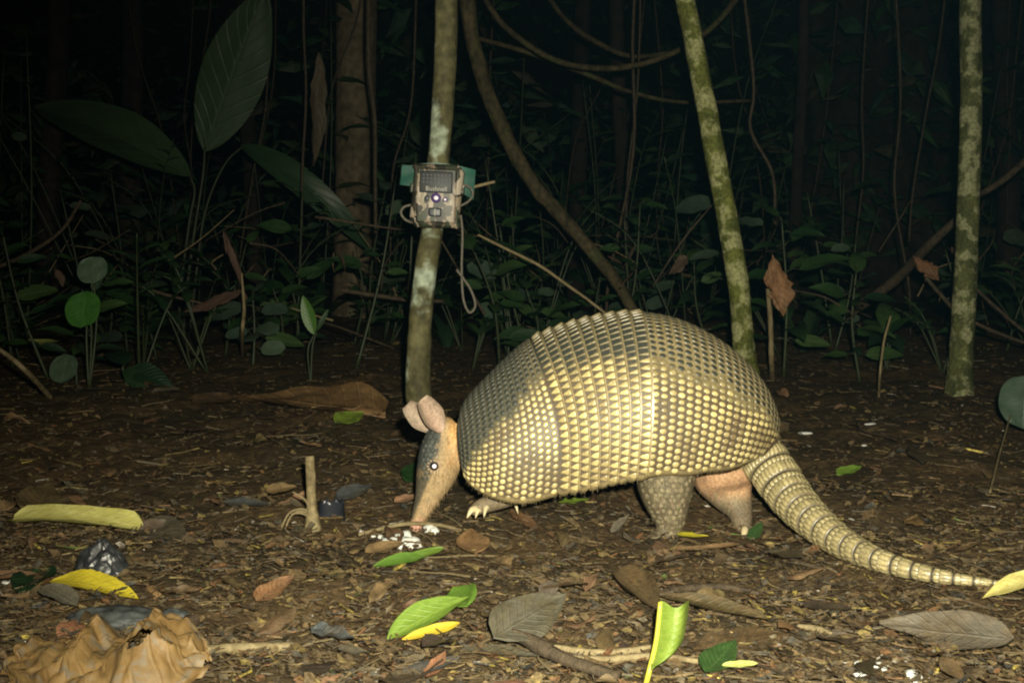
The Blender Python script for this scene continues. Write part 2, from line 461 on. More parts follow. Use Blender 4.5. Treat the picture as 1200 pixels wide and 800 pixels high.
# ------------------------------------------------------------------ armadillo
# carapace stations from neck to tail root: pixel of the dorsal line, pixel of the near hem, half width
STN = [((536, 499), (541, 549), .046), ((545, 470), (549, 567), .064), ((574, 438), (575, 583), .081), ((599, 414), (613, 589), .090),
       ((621, 397), (653, 580), .094), ((660, 381), (688, 574), .097), ((704, 370), (722, 566), .098), ((750, 366), (757, 560), .098),
       ((800, 376), (802, 556), .096), ((850, 403), (846, 552), .088), ((888, 440), (880, 541), .070), ((906, 475), (896, 529), .047), ((909, 495), (902, 521), .030)]
YF, YR = 1.272, 1.318
AMAX = math.radians(108)
def _stn():
    T, B, W, Y = [], [], [], []
    n = len(STN)
    for i, (t, b, w) in enumerate(STN):
        yc = YF + (YR - YF) * i / (n - 1)
        T.append(at(t[0], t[1], yc)); B.append(at(b[0], b[1], yc - w * .95)); W.append(w); Y.append(yc)
    return np.array(T), np.array(B), np.array(W), np.array(Y)
ST_T, ST_B, ST_W, ST_Y = _stn()
BOW = np.interp(np.arange(13), [0, 1, 4, 7, 9, 12], [0, .003, .013, .004, .004, .004])
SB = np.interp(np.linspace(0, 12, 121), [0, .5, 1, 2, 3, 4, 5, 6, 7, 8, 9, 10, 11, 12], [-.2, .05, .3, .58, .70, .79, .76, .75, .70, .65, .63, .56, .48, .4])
def cr(A, u):
    n = len(A); k = int(min(max(math.floor(u), 0), n - 2)); f = u - k
    a = A[k - 1] if k > 0 else 2 * A[0] - A[1]
    d = A[k + 2] if k + 2 < n else 2 * A[-1] - A[-2]
    b, c = A[k], A[k + 1]
    return .5 * (2 * b + (c - a) * f + (2 * a - 5 * b + 4 * c - d) * f * f + (3 * b - a - 3 * c + d) * f ** 3)
KC = -math.cos(AMAX)
def S(u, a):
    """carapace surface; u station 0..12, a angle from the dorsal line (negative = side facing the camera)"""
    T, B, W, Y, bow = cr(ST_T, u), cr(ST_B, u), cr(ST_W, u), cr(ST_Y, u), cr(BOW, u)
    s = (math.cos(a) + KC) / (1 + KC)
    sn = math.sin(a); lat = W * math.copysign(abs(sn) ** .92, sn)
    x = B[0] + (T[0] - B[0]) * s + bow * math.sin(math.pi * s)
    z = B[2] + (T[2] - B[2]) * s
    return np.array([x, Y + lat, z])
def frame(u, a, e=.02):
    p = S(u, a); du = S(u + e, a) - S(u - e, a); da = S(u, a + e) - S(u, a - e)
    n = np.cross(da, du); n /= np.linalg.norm(n) + 1e-12
    c = np.array([p[0], cr(ST_Y, u), p[2] - .04])
    if n @ (p - c) < 0: n = -n
    return p, n
def svalue(a): return (math.cos(a) + KC) / (1 + KC)
def dark(u, a):  # real pigment, plus the sharp edge of flash shine put into the colour
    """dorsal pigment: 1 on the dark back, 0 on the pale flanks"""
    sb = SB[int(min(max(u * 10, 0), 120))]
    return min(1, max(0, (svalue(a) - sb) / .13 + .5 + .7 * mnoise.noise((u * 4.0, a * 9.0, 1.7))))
def lerp(a, b, t): return tuple(x + (y - x) * t for x, y in zip(a, b))
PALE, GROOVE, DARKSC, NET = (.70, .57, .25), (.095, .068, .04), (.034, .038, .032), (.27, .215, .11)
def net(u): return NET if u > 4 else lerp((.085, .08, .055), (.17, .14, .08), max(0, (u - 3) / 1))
def arc_table(u, n=160):
    A = np.linspace(-AMAX, AMAX, n)
    P = np.array([S(u, a) for a in A])
    l = np.concatenate([[0], np.cumsum(np.linalg.norm(np.diff(P, axis=0), axis=1))])
    return A, l

base_pt = at(700, 620, 1.27); base_pt.z = 0.0
arm = empty('armadillo', base_pt, 'armadillo with shiny yellow banded shell and ringed tail, nose to the ground', 'armadillo')

def shell_strip(mb, u0, u1, nu, lift=None, na=110, th=.003):
    """a strip of shell plate with its inner face and rim"""
    A = np.linspace(-AMAX, AMAX, na + 1)
    o = len(mb.v)
    outer, inner, cols = [], [], []
    for i in range(nu + 1):
        u = u0 + (u1 - u0) * i / nu
        for a in A:
            # every band ends in a rounded lappet at the hem
            p, n = frame(u, a * (1.008 - .028 * abs(2 * i / nu - 1.05) ** 2.2) if lift else a * (1 + .006 * math.sin(u * 30)))
            h = lift(i / nu) if lift else 0.0
            outer.append(p + n * h); inner.append(p + n * (h - th))
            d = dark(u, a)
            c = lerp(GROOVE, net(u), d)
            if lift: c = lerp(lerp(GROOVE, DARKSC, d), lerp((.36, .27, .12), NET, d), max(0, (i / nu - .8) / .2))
            if abs(a) > AMAX * .965: c = lerp(c, (.36, .28, .13), .5 + .4 * mnoise.noise((u * 14, a * 3, 2)))
            cols.append(c)
    V = outer + inner; n1 = len(outer); w = na + 1; F_ = []
    for i in range(nu):
        for j in range(na):
            q = i * w + j
            F_.append((q, q + 1, q + 1 + w, q + w)); F_.append((n1 + q, n1 + q + w, n1 + q + w + 1, n1 + q + 1))
    for i in range(nu):
        for j in (0, na):
            q = i * w + j; F_.append((q, q + w, n1 + q + w, n1 + q))
    mb.add(V, F_, cols + cols)

def scute(mb, uc, ac, pts, hgt, col, edge, lift=0.0):
    """raised horny plate: outline pts in (du, da), domed"""
    rings = [(1.0, 0.0, edge), (.86, hgt * .75, lerp(edge, col, .75)), (.5, hgt * 1.05, col)]
    V, C, F_ = [], [], []
    n = len(pts)
    for k, h, c in rings:
        for du, da in pts:
            p, nn = frame(uc + du * k, max(-AMAX, min(AMAX, ac + da * k)))
            V.append(p + nn * (h + lift)); C.append(c)
    p, nn = frame(uc, ac); V.append(p + nn * (hgt * 1.12 + lift)); C.append(col)
    for r in range(2):
        for j in range(n):
            a, b = r * n + j, r * n + (j + 1) % n
            F_.append((a, b, b + n, a + n))
    for j in range(n): F_.append((2 * n + j, 2 * n + (j + 1) % n, 3 * n))
    mb.add(V, F_, C)

def shield(name, u0, u1, rows, pitch, taper=None):
    mb = MB(); shell_strip(mb, u0, u1, 20)
    # equal spacing of rows measured along the flank
    us = np.linspace(u0, u1, 120)
    P = np.array([S(u, -1.1) for u in us]); l = np.concatenate([[0], np.cumsum(np.linalg.norm(np.diff(P, axis=0), axis=1))])
    cu = np.interp(np.linspace(0, l[-1], rows + 1), l, us)
    for i in range(rows):
        ua, ub = cu[i], cu[i + 1]; uc = (ua + ub) / 2; hu = (ub - ua) / 2
        A, L_ = arc_table(uc)
        pk = pitch * (taper(i / rows) if taper else 1)
        n = max(8, int(round(L_[-1] / pk)))
        for j in range(n):
            c = (j + (.5 if i % 2 else 0.0) + .25) / n
            if c > 1 - .3 / n or c < .3 / n: continue
            ac = float(np.interp(c * L_[-1], L_, A))
            ha = float(np.interp((c + .5 / n) * L_[-1], L_, A) - np.interp((c - .5 / n) * L_[-1], L_, A)) / 2
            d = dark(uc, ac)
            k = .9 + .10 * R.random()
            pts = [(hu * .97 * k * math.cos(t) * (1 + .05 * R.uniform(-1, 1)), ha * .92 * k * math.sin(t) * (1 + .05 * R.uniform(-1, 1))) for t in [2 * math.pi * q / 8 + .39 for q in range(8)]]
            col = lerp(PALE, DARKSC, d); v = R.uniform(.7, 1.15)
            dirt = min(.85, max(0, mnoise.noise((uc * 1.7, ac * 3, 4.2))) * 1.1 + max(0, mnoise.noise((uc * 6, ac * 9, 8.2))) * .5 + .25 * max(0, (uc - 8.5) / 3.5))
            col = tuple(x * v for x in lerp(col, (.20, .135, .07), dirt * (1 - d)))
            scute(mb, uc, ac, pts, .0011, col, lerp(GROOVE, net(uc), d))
    b = np.array(base_pt)
    mb.v = [tuple(np.array(p) - b) for p in mb.v]
    return obj(name, mb.mesh(name, M['scute']), arm)
shield('shoulder_shield', 0.0, 4.0, 16, .0074, lambda t: .72 + .28 * min(1, t * 1.6))
shield('rump_shield', 7.0, 12.0, 21, .0078)

NB = 9
bu = np.linspace(4.0, 7.0, NB + 1)
for i in range(NB):
    mb = MB()
    ua, ub = bu[i], bu[i + 1]
    lift = lambda t: -.0006 + .0036 * max(0, t) ** 1.3
    shell_strip(mb, ua - .03, ub + .05, 8, lift)
    A, L_ = arc_table((ua + ub) / 2); n = int(round(L_[-1] / .0082))
    for j in range(n):
        c = (j + .5 + (.25 if i % 2 else -.25)) / n
        if c < .4 / n or c > 1 - .4 / n: continue
        ac = float(np.interp(c * L_[-1], L_, A)); ha = (A[-1] - A[0]) / n / 2
        ha = float(np.interp((c + .5 / n) * L_[-1], L_, A) - np.interp((c - .5 / n) * L_[-1], L_, A)) / 2
        uc = ua + (ub - ua) * .60; hu = (ub - ua) * .47
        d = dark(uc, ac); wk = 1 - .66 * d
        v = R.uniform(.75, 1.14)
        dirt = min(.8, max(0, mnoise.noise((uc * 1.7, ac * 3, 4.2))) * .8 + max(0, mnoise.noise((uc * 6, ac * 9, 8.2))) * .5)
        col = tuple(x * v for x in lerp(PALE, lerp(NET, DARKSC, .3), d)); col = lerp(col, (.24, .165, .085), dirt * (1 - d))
        pts = [(-hu * 1.05, 0), (-hu * .55, -ha * .46 * wk), (hu * .1, -ha * .78 * wk), (hu * .72, -ha * .93 * wk), (hu * .88, -ha * .6 * wk),
               (hu * .88, ha * .6 * wk), (hu * .72, ha * .93 * wk), (hu * .1, ha * .78 * wk), (-hu * .55, ha * .46 * wk)]
        rings = [(1.0, 0.0), (.86, .0009), (.5, .0012)]
        V, C, F_ = [], [], []; m = len(pts)
        edge = lerp(GROOVE, NET, d)
        for q, (k, h) in enumerate(rings):
            for du, da in pts:
                u_ = uc + hu * .15 + (du - hu * .15) * k
                p, nn = frame(u_, max(-AMAX, min(AMAX, ac + da * k)))
                V.append(p + nn * (h + lift((u_ - ua) / (ub - ua)))); C.append([edge, lerp(edge, col, .85), col][q])
        p, nn = frame(uc + hu * .15, ac); V.append(p + nn * (.0013 + lift((uc + hu * .15 - ua) / (ub - ua)))); C.append(col)
        for r in range(2):
            for q in range(m):
                a_, b_ = r * m + q, r * m + (q + 1) % m; F_.append((a_, b_, b_ + m, a_ + m))
        for q in range(m): F_.append((2 * m + q, 2 * m + (q + 1) % m, 3 * m))
        mb.add(V, F_, C)
    b = np.array(base_pt); mb.v = [tuple(np.array(p) - b) for p in mb.v]
    obj('shell_band', mb.mesh('shell_band', M['scute']), arm)

# body: one continuous skin (trunk, neck, head, legs, tail core) remeshed from overlapping volumes
def px_chain(pts, n=14, sub=26, flat=1.0):
    """(px, py, r_px, Y[, depth factor]) -> tube volume"""
    P = catmull([(*at(x, y, Y), r * Y / F_PX) for x, y, r, Y in pts], sub)
    ends = []
    v, f, _ = tube([p[:3] for p in P], [p[3] for p in P], n)
    mb.add(v, f)
    for p in (P[0], P[-1]):
        bm = bmesh.new(); bmesh.ops.create_icosphere(bm, subdivisions=2, radius=p[3] * .99, matrix=Matrix.Translation(Vector(p[:3])))
        bm.verts.index_update()
        mb.add([x.co for x in bm.verts], [[q.index for q in ff.verts] for ff in bm.faces]); bm.free()
mb = MB()
trunk, tf = [], []
na = 40; us = np.linspace(.25, 11.6, 30)
for u in us:
    Y = cr(ST_Y, u); B = cr(ST_B, u); T = cr(ST_T, u)
    c = np.array([(B[0] + T[0]) / 2, Y, (B[2] + T[2]) / 2])
    for j in range(na):
        a = 2 * math.pi * j / na - math.pi
        if abs(a) <= AMAX: p = S(u, a)
        else:
            k = (abs(a) - AMAX) / (math.pi - AMAX); q = S(u, math.copysign(AMAX, a))
            p = q.copy(); p[1] = Y + (q[1] - Y) * (1 - k); p[2] = q[2] - .012 * math.sin(k * math.pi / 2)
        v = p - c; r = np.linalg.norm(v); trunk.append(c + v * max(.3, (r - .0075) / r))
for i in range(len(us) - 1):
    for j in range(na):
        a_, b_ = i * na + j, i * na + (j + 1) % na; tf.append((a_, b_, b_ + na, a_ + na))
tf.append(tuple(range(na))[::-1]); tf.append(tuple(range((len(us) - 1) * na, len(us) * na)))
mb.add(trunk, tf)
HY = 1.28
px_chain([(590, 520, 44, 1.293), (560, 521, 34, 1.29), (535, 522, 25, 1.285), (516, 524, 22, HY)])                                  # neck
px_chain([(520, 503, 17, HY), (518, 515, 21, HY), (515, 530, 24.5, HY), (514, 545, 26, HY), (509.5, 560, 23.5, HY), (504, 574, 18.5, 1.278), (498, 588, 13.5, 1.276), (492, 602, 10.2, 1.274), (488.5, 612, 8.6, 1.272), (487, 618, 8.2, 1.271)], 16)
px_chain([(782, 530, 36, 1.262), (780, 558, 36, 1.252), (781, 580, 31, 1.246), (784, 602, 23, 1.244), (783, 620, 16, 1.244), (774, 630, 12, 1.235), (762, 635, 9, 1.228)])
px_chain([(848, 540, 42, 1.345), (850, 560, 38, 1.35), (857, 579, 27, 1.345), (867, 599, 16, 1.33), (870, 618, 11.5, 1.315), (869, 632, 10.5, 1.305), (866, 640, 9.5, 1.295)])
px_chain([(612, 560, 30, 1.27), (594, 577, 18, 1.26), (577, 588, 11.5, 1.252), (564, 593, 9.5, 1.245), (557, 597, 8, 1.24)])
px_chain([(640, 560, 26, 1.38), (625, 585, 14, 1.385), (612, 596, 9, 1.38), (604, 601, 7, 1.375)])
TAIL = [(883, 522, 27, 1.312), (905, 551, 27.5, 1.29), (930, 586, 25.5, 1.25), (957, 613, 22, 1.197), (990, 637, 18, 1.145), (1028, 655, 14, 1.095), (1066, 667, 11, 1.066), (1108, 676, 8, 1.045), (1145, 681, 5.6, 1.034), (1176, 684, 3.2, 1.028)]
px_chain([(x, y, r * .84, Y) for x, y, r, Y in TAIL[:-2]], 14, 60)
def remesh(mb, voxel, it=6):
    me = mesh('tmp', mb.v, mb.f)
    bm = bmesh.new(); bm.from_mesh(me); bmesh.ops.recalc_face_normals(bm, faces=bm.faces); bm.to_mesh(me); bm.free()
    o = bpy.data.objects.new('tmp', me); COL.objects.link(o)
    r = o.modifiers.new('r', 'REMESH'); r.mode = 'VOXEL'; r.voxel_size = voxel
    s = o.modifiers.new('s', 'SMOOTH'); s.factor = .5; s.iterations = it
    dg = bpy.context.evaluated_depsgraph_get(); dg.update()
    out = bpy.data.meshes.new_from_object(o.evaluated_get(dg))
    bpy.data.objects.remove(o); bpy.data.meshes.remove(me)
    return out
bme = remesh(mb, .0024)
nv = len(bme.vertices); co = np.zeros(nv * 3, np.float32); bme.vertices.foreach_get('co', co); co = co.reshape(-1, 3)
def pixel(P):
    """photograph pixel of points on the animal's flank, used only to lay out its pigment in side view"""
    y, z = P[:, 1], P[:, 2] - CAM_H
    dpt = y * math.cos(PITCH) - z * math.sin(PITCH); upv = y * math.sin(PITCH) + z * math.cos(PITCH)
    return 600 + P[:, 0] / dpt * F_PX, 400 - upv / dpt * F_PX
qx, qy = pixel(co)
def sm(x, a, b): t = np.clip((x - a) / (b - a), 0, 1); return t * t * (3 - 2 * t)
Cc = np.tile(np.array([.24, .19, .115]), (nv, 1))
def blend(c, w): global Cc; Cc = Cc * (1 - w[:, None]) + np.array(c) * w[:, None]
head = sm(-qx, -552, -545)
ax = np.interp(qy, [500, 515, 530, 545, 560, 574, 588, 602, 618], [518, 517, 515, 514, 509.5, 504, 498, 492, 487])
rel = (qx - ax)
blend((.36, .25, .13), head)
blend((.62, .36, .15), head * sm(rel, 5, 12) * sm(-qy, -556, -535))                 # orange cheek and neck
blend((.06, .066, .062), head * sm(-rel, -2, 3) * sm(-qy, -566, -540))              # dark crown scales
blend((.10, .085, .06), head * sm(-rel, 4, 8) * sm(qy, 550, 562))                   # dark bridge of the nose
blend((.44, .27, .15), head * sm(qy, 578, 592) * sm(rel, -4, 1))
blend((.55, .30, .22), head * sm(qy, 606, 614))                                    # pink nose tip
far = sm(qx, 806, 814) * sm(-qx, -892, -886) * sm(qy, 530, 545) * sm(co[:, 1], 1.275, 1.285)
blend((.56, .33, .19), far * sm(-qy, -592, -570))
blend((.17, .13, .085), far * sm(qy, 580, 602))
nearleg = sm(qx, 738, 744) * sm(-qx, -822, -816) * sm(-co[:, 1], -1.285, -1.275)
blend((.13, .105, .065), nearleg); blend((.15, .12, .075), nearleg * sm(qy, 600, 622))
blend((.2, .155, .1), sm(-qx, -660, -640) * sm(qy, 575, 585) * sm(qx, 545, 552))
jit = np.array([mnoise.noise((x * 60, y * 60, z * 60)) for x, y, z in co]); Cc *= (1 + .25 * jit)[:, None]
streak = np.array([mnoise.noise((x * 420, y * 120, z * 45)) for x, y, z in co]); Cc *= (1 + .45 * streak * (head * sm(rel, -8, 4)))[:, None]
ca = bme.color_attributes.new('Col', 'FLOAT_COLOR', 'POINT')
ca.data.foreach_set('color', np.concatenate([Cc, np.ones((nv, 1))], 1).astype(np.float32).ravel())
bme.vertices.foreach_set('co', (co - np.array(base_pt, np.float32)).ravel())
bme.materials.clear(); bme.materials.append(M['skin'])
bme.polygons.foreach_set('use_smooth', np.ones(len(bme.polygons), bool)); bme.name = 'body'
obj('body', bme, arm)

# leathery plates on the near thigh and the crown
def plates(name, spots, mat, parent):
    mb = MB()
    for p, n, r1, r2, ang, h, col, edge in spots:
        p = np.array(p); n = np.array(n) / np.linalg.norm(n)
        t = np.cross(n, [0, 0, 1.0]); t /= np.linalg.norm(t) + 1e-9; b = np.cross(n, t)
        t, b = t * math.cos(ang) + b * math.sin(ang), b * math.cos(ang) - t * math.sin(ang)
        V, C = [], []
        for k, hh, c in ((1, -.0006, edge), (.8, h * .8, lerp(edge, col, .8)), (.4, h, col)):
            for q in range(7):
                a = 2 * math.pi * q / 7; V.append(p + n * hh + t * r1 * k * math.cos(a) + b * r2 * k * math.sin(a)); C.append(c)
        V.append(p + n * h * 1.05); C.append(col)
        F_ = [(r * 7 + q, r * 7 + (q + 1) % 7, (r + 1) * 7 + (q + 1) % 7, (r + 1) * 7 + q) for r in range(2) for q in range(7)] + [(14 + q, 14 + (q + 1) % 7, 21) for q in range(7)]
        mb.add(V, F_, C)
    b = np.array(parent.location); mb.v = [tuple(np.array(p) - b) for p in mb.v]
    return obj(name, mb.mesh(name, M[mat]), parent)
bmt = bmesh.new(); bmt.from_mesh(bme)
from mathutils.bvhtree import BVHTree
BVH = BVHTree.FromBMesh(bmt); bmt.free()
def on_body(px, py):
    o = Vector((0, 0, CAM_H)) - base_pt; d = (at(px, py, 1.0) - Vector((0, 0, CAM_H))).normalized()
    h = BVH.ray_cast(o, d, 5)
    if h[0] is None: return None
    return np.array(h[0] + base_pt), np.array(h[1])
sp = []
for i in range(13):
    for j in range(11):
        px, py = 744 + j * 7.4 + (i % 2) * 3.7 + R.uniform(-2, 2), 556 + i * 6.2 + R.uniform(-1.6, 1.6)
        h = on_body(px, py)
        if h and h[0][1] < 1.28 and h[1] @ np.array([0, -1, .2]) > .15:
            v = R.uniform(.6, 1.2); sz = .0036 * (1.15 - .35 * i / 13) * R.uniform(.7, 1.15)
            sp.append((h[0], h[1], sz, sz * 1.05, R.uniform(-.9, .9), .0008, tuple(v * c for c in (.24, .195, .118)), (.06, .048, .034)))
plates('thigh_scales', sp, 'skin', arm)
sp = []
for i in range(11):
    for j in range(4):
        px, py = 496 + j * 5.2 + (i % 2) * 2.6, 506 + i * 5.4
        h = on_body(px, py)
        if h and px < np.interp(py, [500, 530, 560], [517, 512, 503]):
            v = R.uniform(.7, 1.3)
            sp.append((h[0], h[1], .0026, .003, R.uniform(-.5, .5), .0007, tuple(v * c for c in (.085, .09, .08)), (.05, .048, .04)))
plates('crown_scales', sp, 'skin', arm)

# tail rings
TP = catmull([(*at(x, y, Y), r * Y / F_PX) for x, y, r, Y in TAIL], 200)
tl = np.concatenate([[0], np.cumsum(np.linalg.norm(np.diff(TP[:, :3], axis=0), axis=1))])
def tailat(s):
    return np.array([np.interp(s, tl, TP[:, k]) for k in range(4)])
bounds = [0.006]; ln = .0285
while bounds[-1] < tl[-1] - .0005:
    bounds.append(min(bounds[-1] + ln, tl[-1])); ln *= .968
if bounds[-1] - bounds[-2] < .004: bounds.pop(-2)
TPALE, TGR = (.47, .39, .20), (.045, .042, .04)
for i in range(len(bounds) - 1):
    s0, s1 = bounds[i], bounds[i + 1]
    mb = MB(); nr = 26
    prof = [(-.06, .86, TGR), (.05, .88, TGR), (.10, .95, lerp(TGR, TPALE, .3)), (.55, .99, (.30, .24, .125)), (.93, 1.02, (.34, .27, .14)), (1.0, .99, (.2, .16, .09)), (1.02, .90, TGR)]
    def tp(s, ang, k):
        c = tailat(s); e = tailat(s + .003)[:3] - tailat(s - .003)[:3]; e /= np.linalg.norm(e)
        sd = np.cross(e, [0, 0, 1]); sd /= np.linalg.norm(sd); up = np.cross(sd, e)
        nn = sd * math.cos(ang) + up * math.sin(ang)
        return c[:3] + nn * c[3] * k, nn
    V, C = [], []
    for t, k, c in prof:
        for q in range(nr):
            p, nn = tp(s0 + (s1 - s0) * t, 2 * math.pi * q / nr, k); V.append(p); C.append(c)
    F_ = [(r * nr + q, r * nr + (q + 1) % nr, (r + 1) * nr + (q + 1) % nr, (r + 1) * nr + q) for r in range(len(prof) - 1) for q in range(nr)]
    mb.add(V, F_, C)
    rad = tailat((s0 + s1) / 2)[3]
    ns = max(9, int(2 * math.pi * rad / .0058))
    for row, (ta, tb) in enumerate(((.13, .40), (.40, .97))):
        for q in range(ns):
            a0 = 2 * math.pi * (q + .5 * row) / ns; da = math.pi / ns * .9
            v = R.uniform(.75, 1.15); c = tuple(x * v for x in TPALE)
            P4 = [(ta, -1), (ta, 0), (ta, 1), ((ta + tb) / 2, 1), (tb, .9), (tb, 0), (tb, -.9), ((ta + tb) / 2, -1)]
            V, C = [], []; tm = (ta + tb) / 2
            for k, h, cc in ((1, .985, lerp(TGR, c, .3)), (.78, 1.035, c)):
                for t, a in P4:
                    tt = tm + (t - tm) * k; V.append(tp(s0 + (s1 - s0) * tt, a0 + da * a * k, h * (.975 + .04 * tt))[0]); C.append(cc)
            V.append(tp(s0 + (s1 - s0) * tm, a0, 1.045 * (.975 + .04 * tm))[0]); C.append(c)
            mb.add(V, [(j, (j + 1) % 8, 8 + (j + 1) % 8, 8 + j) for j in range(8)] + [(8 + j, 8 + (j + 1) % 8, 16) for j in range(8)], C)
    b = np.array(base_pt); mb.v = [tuple(np.array(p) - b) for p in mb.v]
    obj('tail_ring', mb.mesh('tail_ring', M['scute']), arm)

# ears: cupped, rounded, leathery
def ear(base, tip, width, face, col_in):
    base, tip = np.array(base), np.array(tip)
    d = tip - base; L_ = np.linalg.norm(d); d /= L_
    f = np.array(face, float); f -= (f @ d) * d; f /= np.linalg.norm(f); sd = np.cross(d, f)
    V, C, F_ = [], [], []; nl, nw = 14, 12
    for side in (0, 1):
        for i in range(nl + 1):
            t = i / nl
            w = width * (max(0, 1 - abs(2 * t - 1.12) ** 2.4 / 1.32)) ** .5 * (.55 + .45 * min(1, t * 2.2)) + .0015 * (1 - t)
            for j in range(nw + 1):
                s = 2 * j / nw - 1; a = s * (1.25 - .45 * t)
                p = base + d * (L_ * t) + sd * (w * math.sin(a) / .95) + f * (w * (1 - math.cos(a)) * .95 + .010 * t * t)
                p = p - f * (.0022 * side * (1 - .7 * abs(s)))
                V.append(p)
                C.append(lerp((.20, .155, .115), col_in, max(0, (1 - abs(s) * .8)) * (1 - .3 * t)) if side == 0 else (.16, .13, .1))
    n = nw + 1; h = (nl + 1) * n
    for i in range(nl):
        for j in range(nw):
            q = i * n + j; F_.append((q, q + 1, q + 1 + n, q + n)); F_.append((h + q, h + q + n, h + q + n + 1, h + q + 1))
    for i in range(nl):
        for j in (0, nw):
            q = i * n + j; F_.append((q, q + n, h + q + n, h + q))
    for j in range(nw): F_.append((nl * n + j, nl * n + j + 1, h + nl * n + j + 1, h + nl * n + j))
    wpart('ear', V, F_, M['skin'], arm, C)
ear(at(518, 506, 1.262), at(489, 469, 1.255), .0155, (.55, -.8, .2), (.50, .34, .26))
ear(at(509, 505, 1.285), at(481, 474, 1.30), .0145, (-.3, -.9, .2), (.40, .29, .22))

# eye
h = on_body(509, 546)
ec = h[0]; en = (np.array([0.0, 0, CAM_H]) - ec); en /= np.linalg.norm(en)
bm = bmesh.new(); bmesh.ops.create_uvsphere(bm, u_segments=20, v_segments=12, radius=.0052); bm.verts.index_update()
e_o = wpart('eye', [Vector(v.co) + Vector(ec) - Vector(en) * .0008 for v in bm.verts], [[q.index for q in f.verts] for f in bm.faces], M['eye_dark'], arm); bm.free()
Vd, nD = [], 16
rot = Vector((0, 0, 1)).rotation_difference(Vector(en))
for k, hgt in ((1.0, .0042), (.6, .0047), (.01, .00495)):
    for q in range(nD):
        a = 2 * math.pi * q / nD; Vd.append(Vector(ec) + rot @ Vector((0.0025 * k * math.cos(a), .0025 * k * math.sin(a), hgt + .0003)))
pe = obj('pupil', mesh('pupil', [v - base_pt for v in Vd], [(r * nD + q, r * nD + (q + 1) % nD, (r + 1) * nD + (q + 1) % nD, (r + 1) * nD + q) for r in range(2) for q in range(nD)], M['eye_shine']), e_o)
sp = []
for q in range(12):
    a = 2 * math.pi * q / 12
    hh = on_body(509 + 7.6 * math.cos(a), 546 + 7 * math.sin(a))
    if hh: sp.append((hh[0], hh[1], .0017, .0014, 0, .0012, (.42, .3, .2), (.25, .18, .12)))
plates('eyelid', sp, 'skin', arm)
# claws
def claw(p0, p1, r=.0034, bend=.004):
    p0, p1 = np.array(p0), np.array(p1); m = (p0 + p1) / 2 + np.array([0, 0, bend])
    v, f, uv = tube(catmull([p0, m, p1], 6), [r, r * 1.02, r * .95, r * .85, r * .66, r * .42, r * .08], 8)
    wpart('claw', v, f, M['claw'], arm)
claw(at(558, 596, 1.238), at(547, 607, 1.226), .0042); claw(at(563, 598, 1.24), at(557, 607, 1.228), .003); claw(at(571, 594, 1.238), at(567, 606, 1.226), .0034)
claw(at(601, 584, 1.27), at(607, 602, 1.258), .0030); claw(at(610, 598, 1.36), at(602, 606, 1.35), .003)
claw(at(873, 619, 1.290), at(871, 638, 1.272), .0046); claw(at(866, 634, 1.292), at(862, 645, 1.282), .0032)
for k in range(4): claw(at(766 - k * 3, 634 + k * .8, 1.245 - .008 * k), at(755 - k * 3, 640 + k * .8, 1.24 - .008 * k), .003)
# coarse hair on cheek, throat and along the hem
mb = MB()
def hair(p, n, d, l, c, w=.00022):
    d = np.array(d) + np.array(n) * .25; d /= np.linalg.norm(d); s_ = np.cross(d, n); s_ /= np.linalg.norm(s_) + 1e-9
    p = np.array(p); q = p + d * l * .55; r = p + d * l + np.array([0, 0, -l * .15])
    mb.add([p + s_ * w - base_np, p - s_ * w - base_np, q + s_ * w * .7 - base_np, q - s_ * w * .7 - base_np, r - base_np], [(0, 1, 3, 2), (2, 3, 4)], c)
base_np = np.array(base_pt)
for i in range(900):
    py = R.uniform(506, 600); ax_ = float(np.interp(py, [500, 530, 560, 580, 600], [518, 515, 509, 502, 493])); wd = float(np.interp(py, [500, 545, 575, 600], [20, 27, 18, 10]))
    h = on_body(ax_ + R.uniform(-.25, .98) * wd, py)
    if h: k = R.uniform(.6, 1.25); hair(h[0], h[1], (-.12 + R.uniform(-.15, .15), R.uniform(-.1, .1), -1), R.uniform(.005, .011), tuple(k * c for c in (.40, .28, .15)))
for i in range(220):
    u = R.uniform(.6, 11.0); p, n = frame(u, -AMAX * .99)
    hair(p - n * .002, n * .3, (R.uniform(-.3, .3), R.uniform(-.2, .2), -1), R.uniform(.003, .008), (.34, .27, .16), .00015)
for i in range(260):
    h = on_body(R.uniform(745, 880), R.uniform(560, 632))
    if h: hair(h[0], h[1], (R.uniform(-.3, .3), -.1, -1), R.uniform(.005, .010), tuple(R.uniform(.6, 1.2) * c for c in (.33, .27, .17)), .00018)
obj('hair', mb.mesh('hair', M['skin']), arm)
LMK = [(-60, 'at the dark edge by the round-leaved seedling'), (110, 'behind the seedling with round leaves'), (230, 'around the heliconia stalks'), (330, 'between heliconia and thick trunk'), (415, 'at the foot of the thick brown trunk'), (500, 'behind the lichened trunk'), (600, 'behind the hanging cord'), (690, 'below the thick slanting liana'), (780, 'between the liana and the leaning sapling'), (860, 'behind the leaning mossy sapling'), (920, 'behind the hanging torn leaf'), (1010, 'behind the propped fallen branch'), (1125, 'behind the straight greenish sapling'), (1230, 'beyond the straight greenish sapling')]
def where(x, Y):
    px = 600 + x / Y * F_PX
    return min(LMK, key=lambda q: abs(q[0] - px))[1]
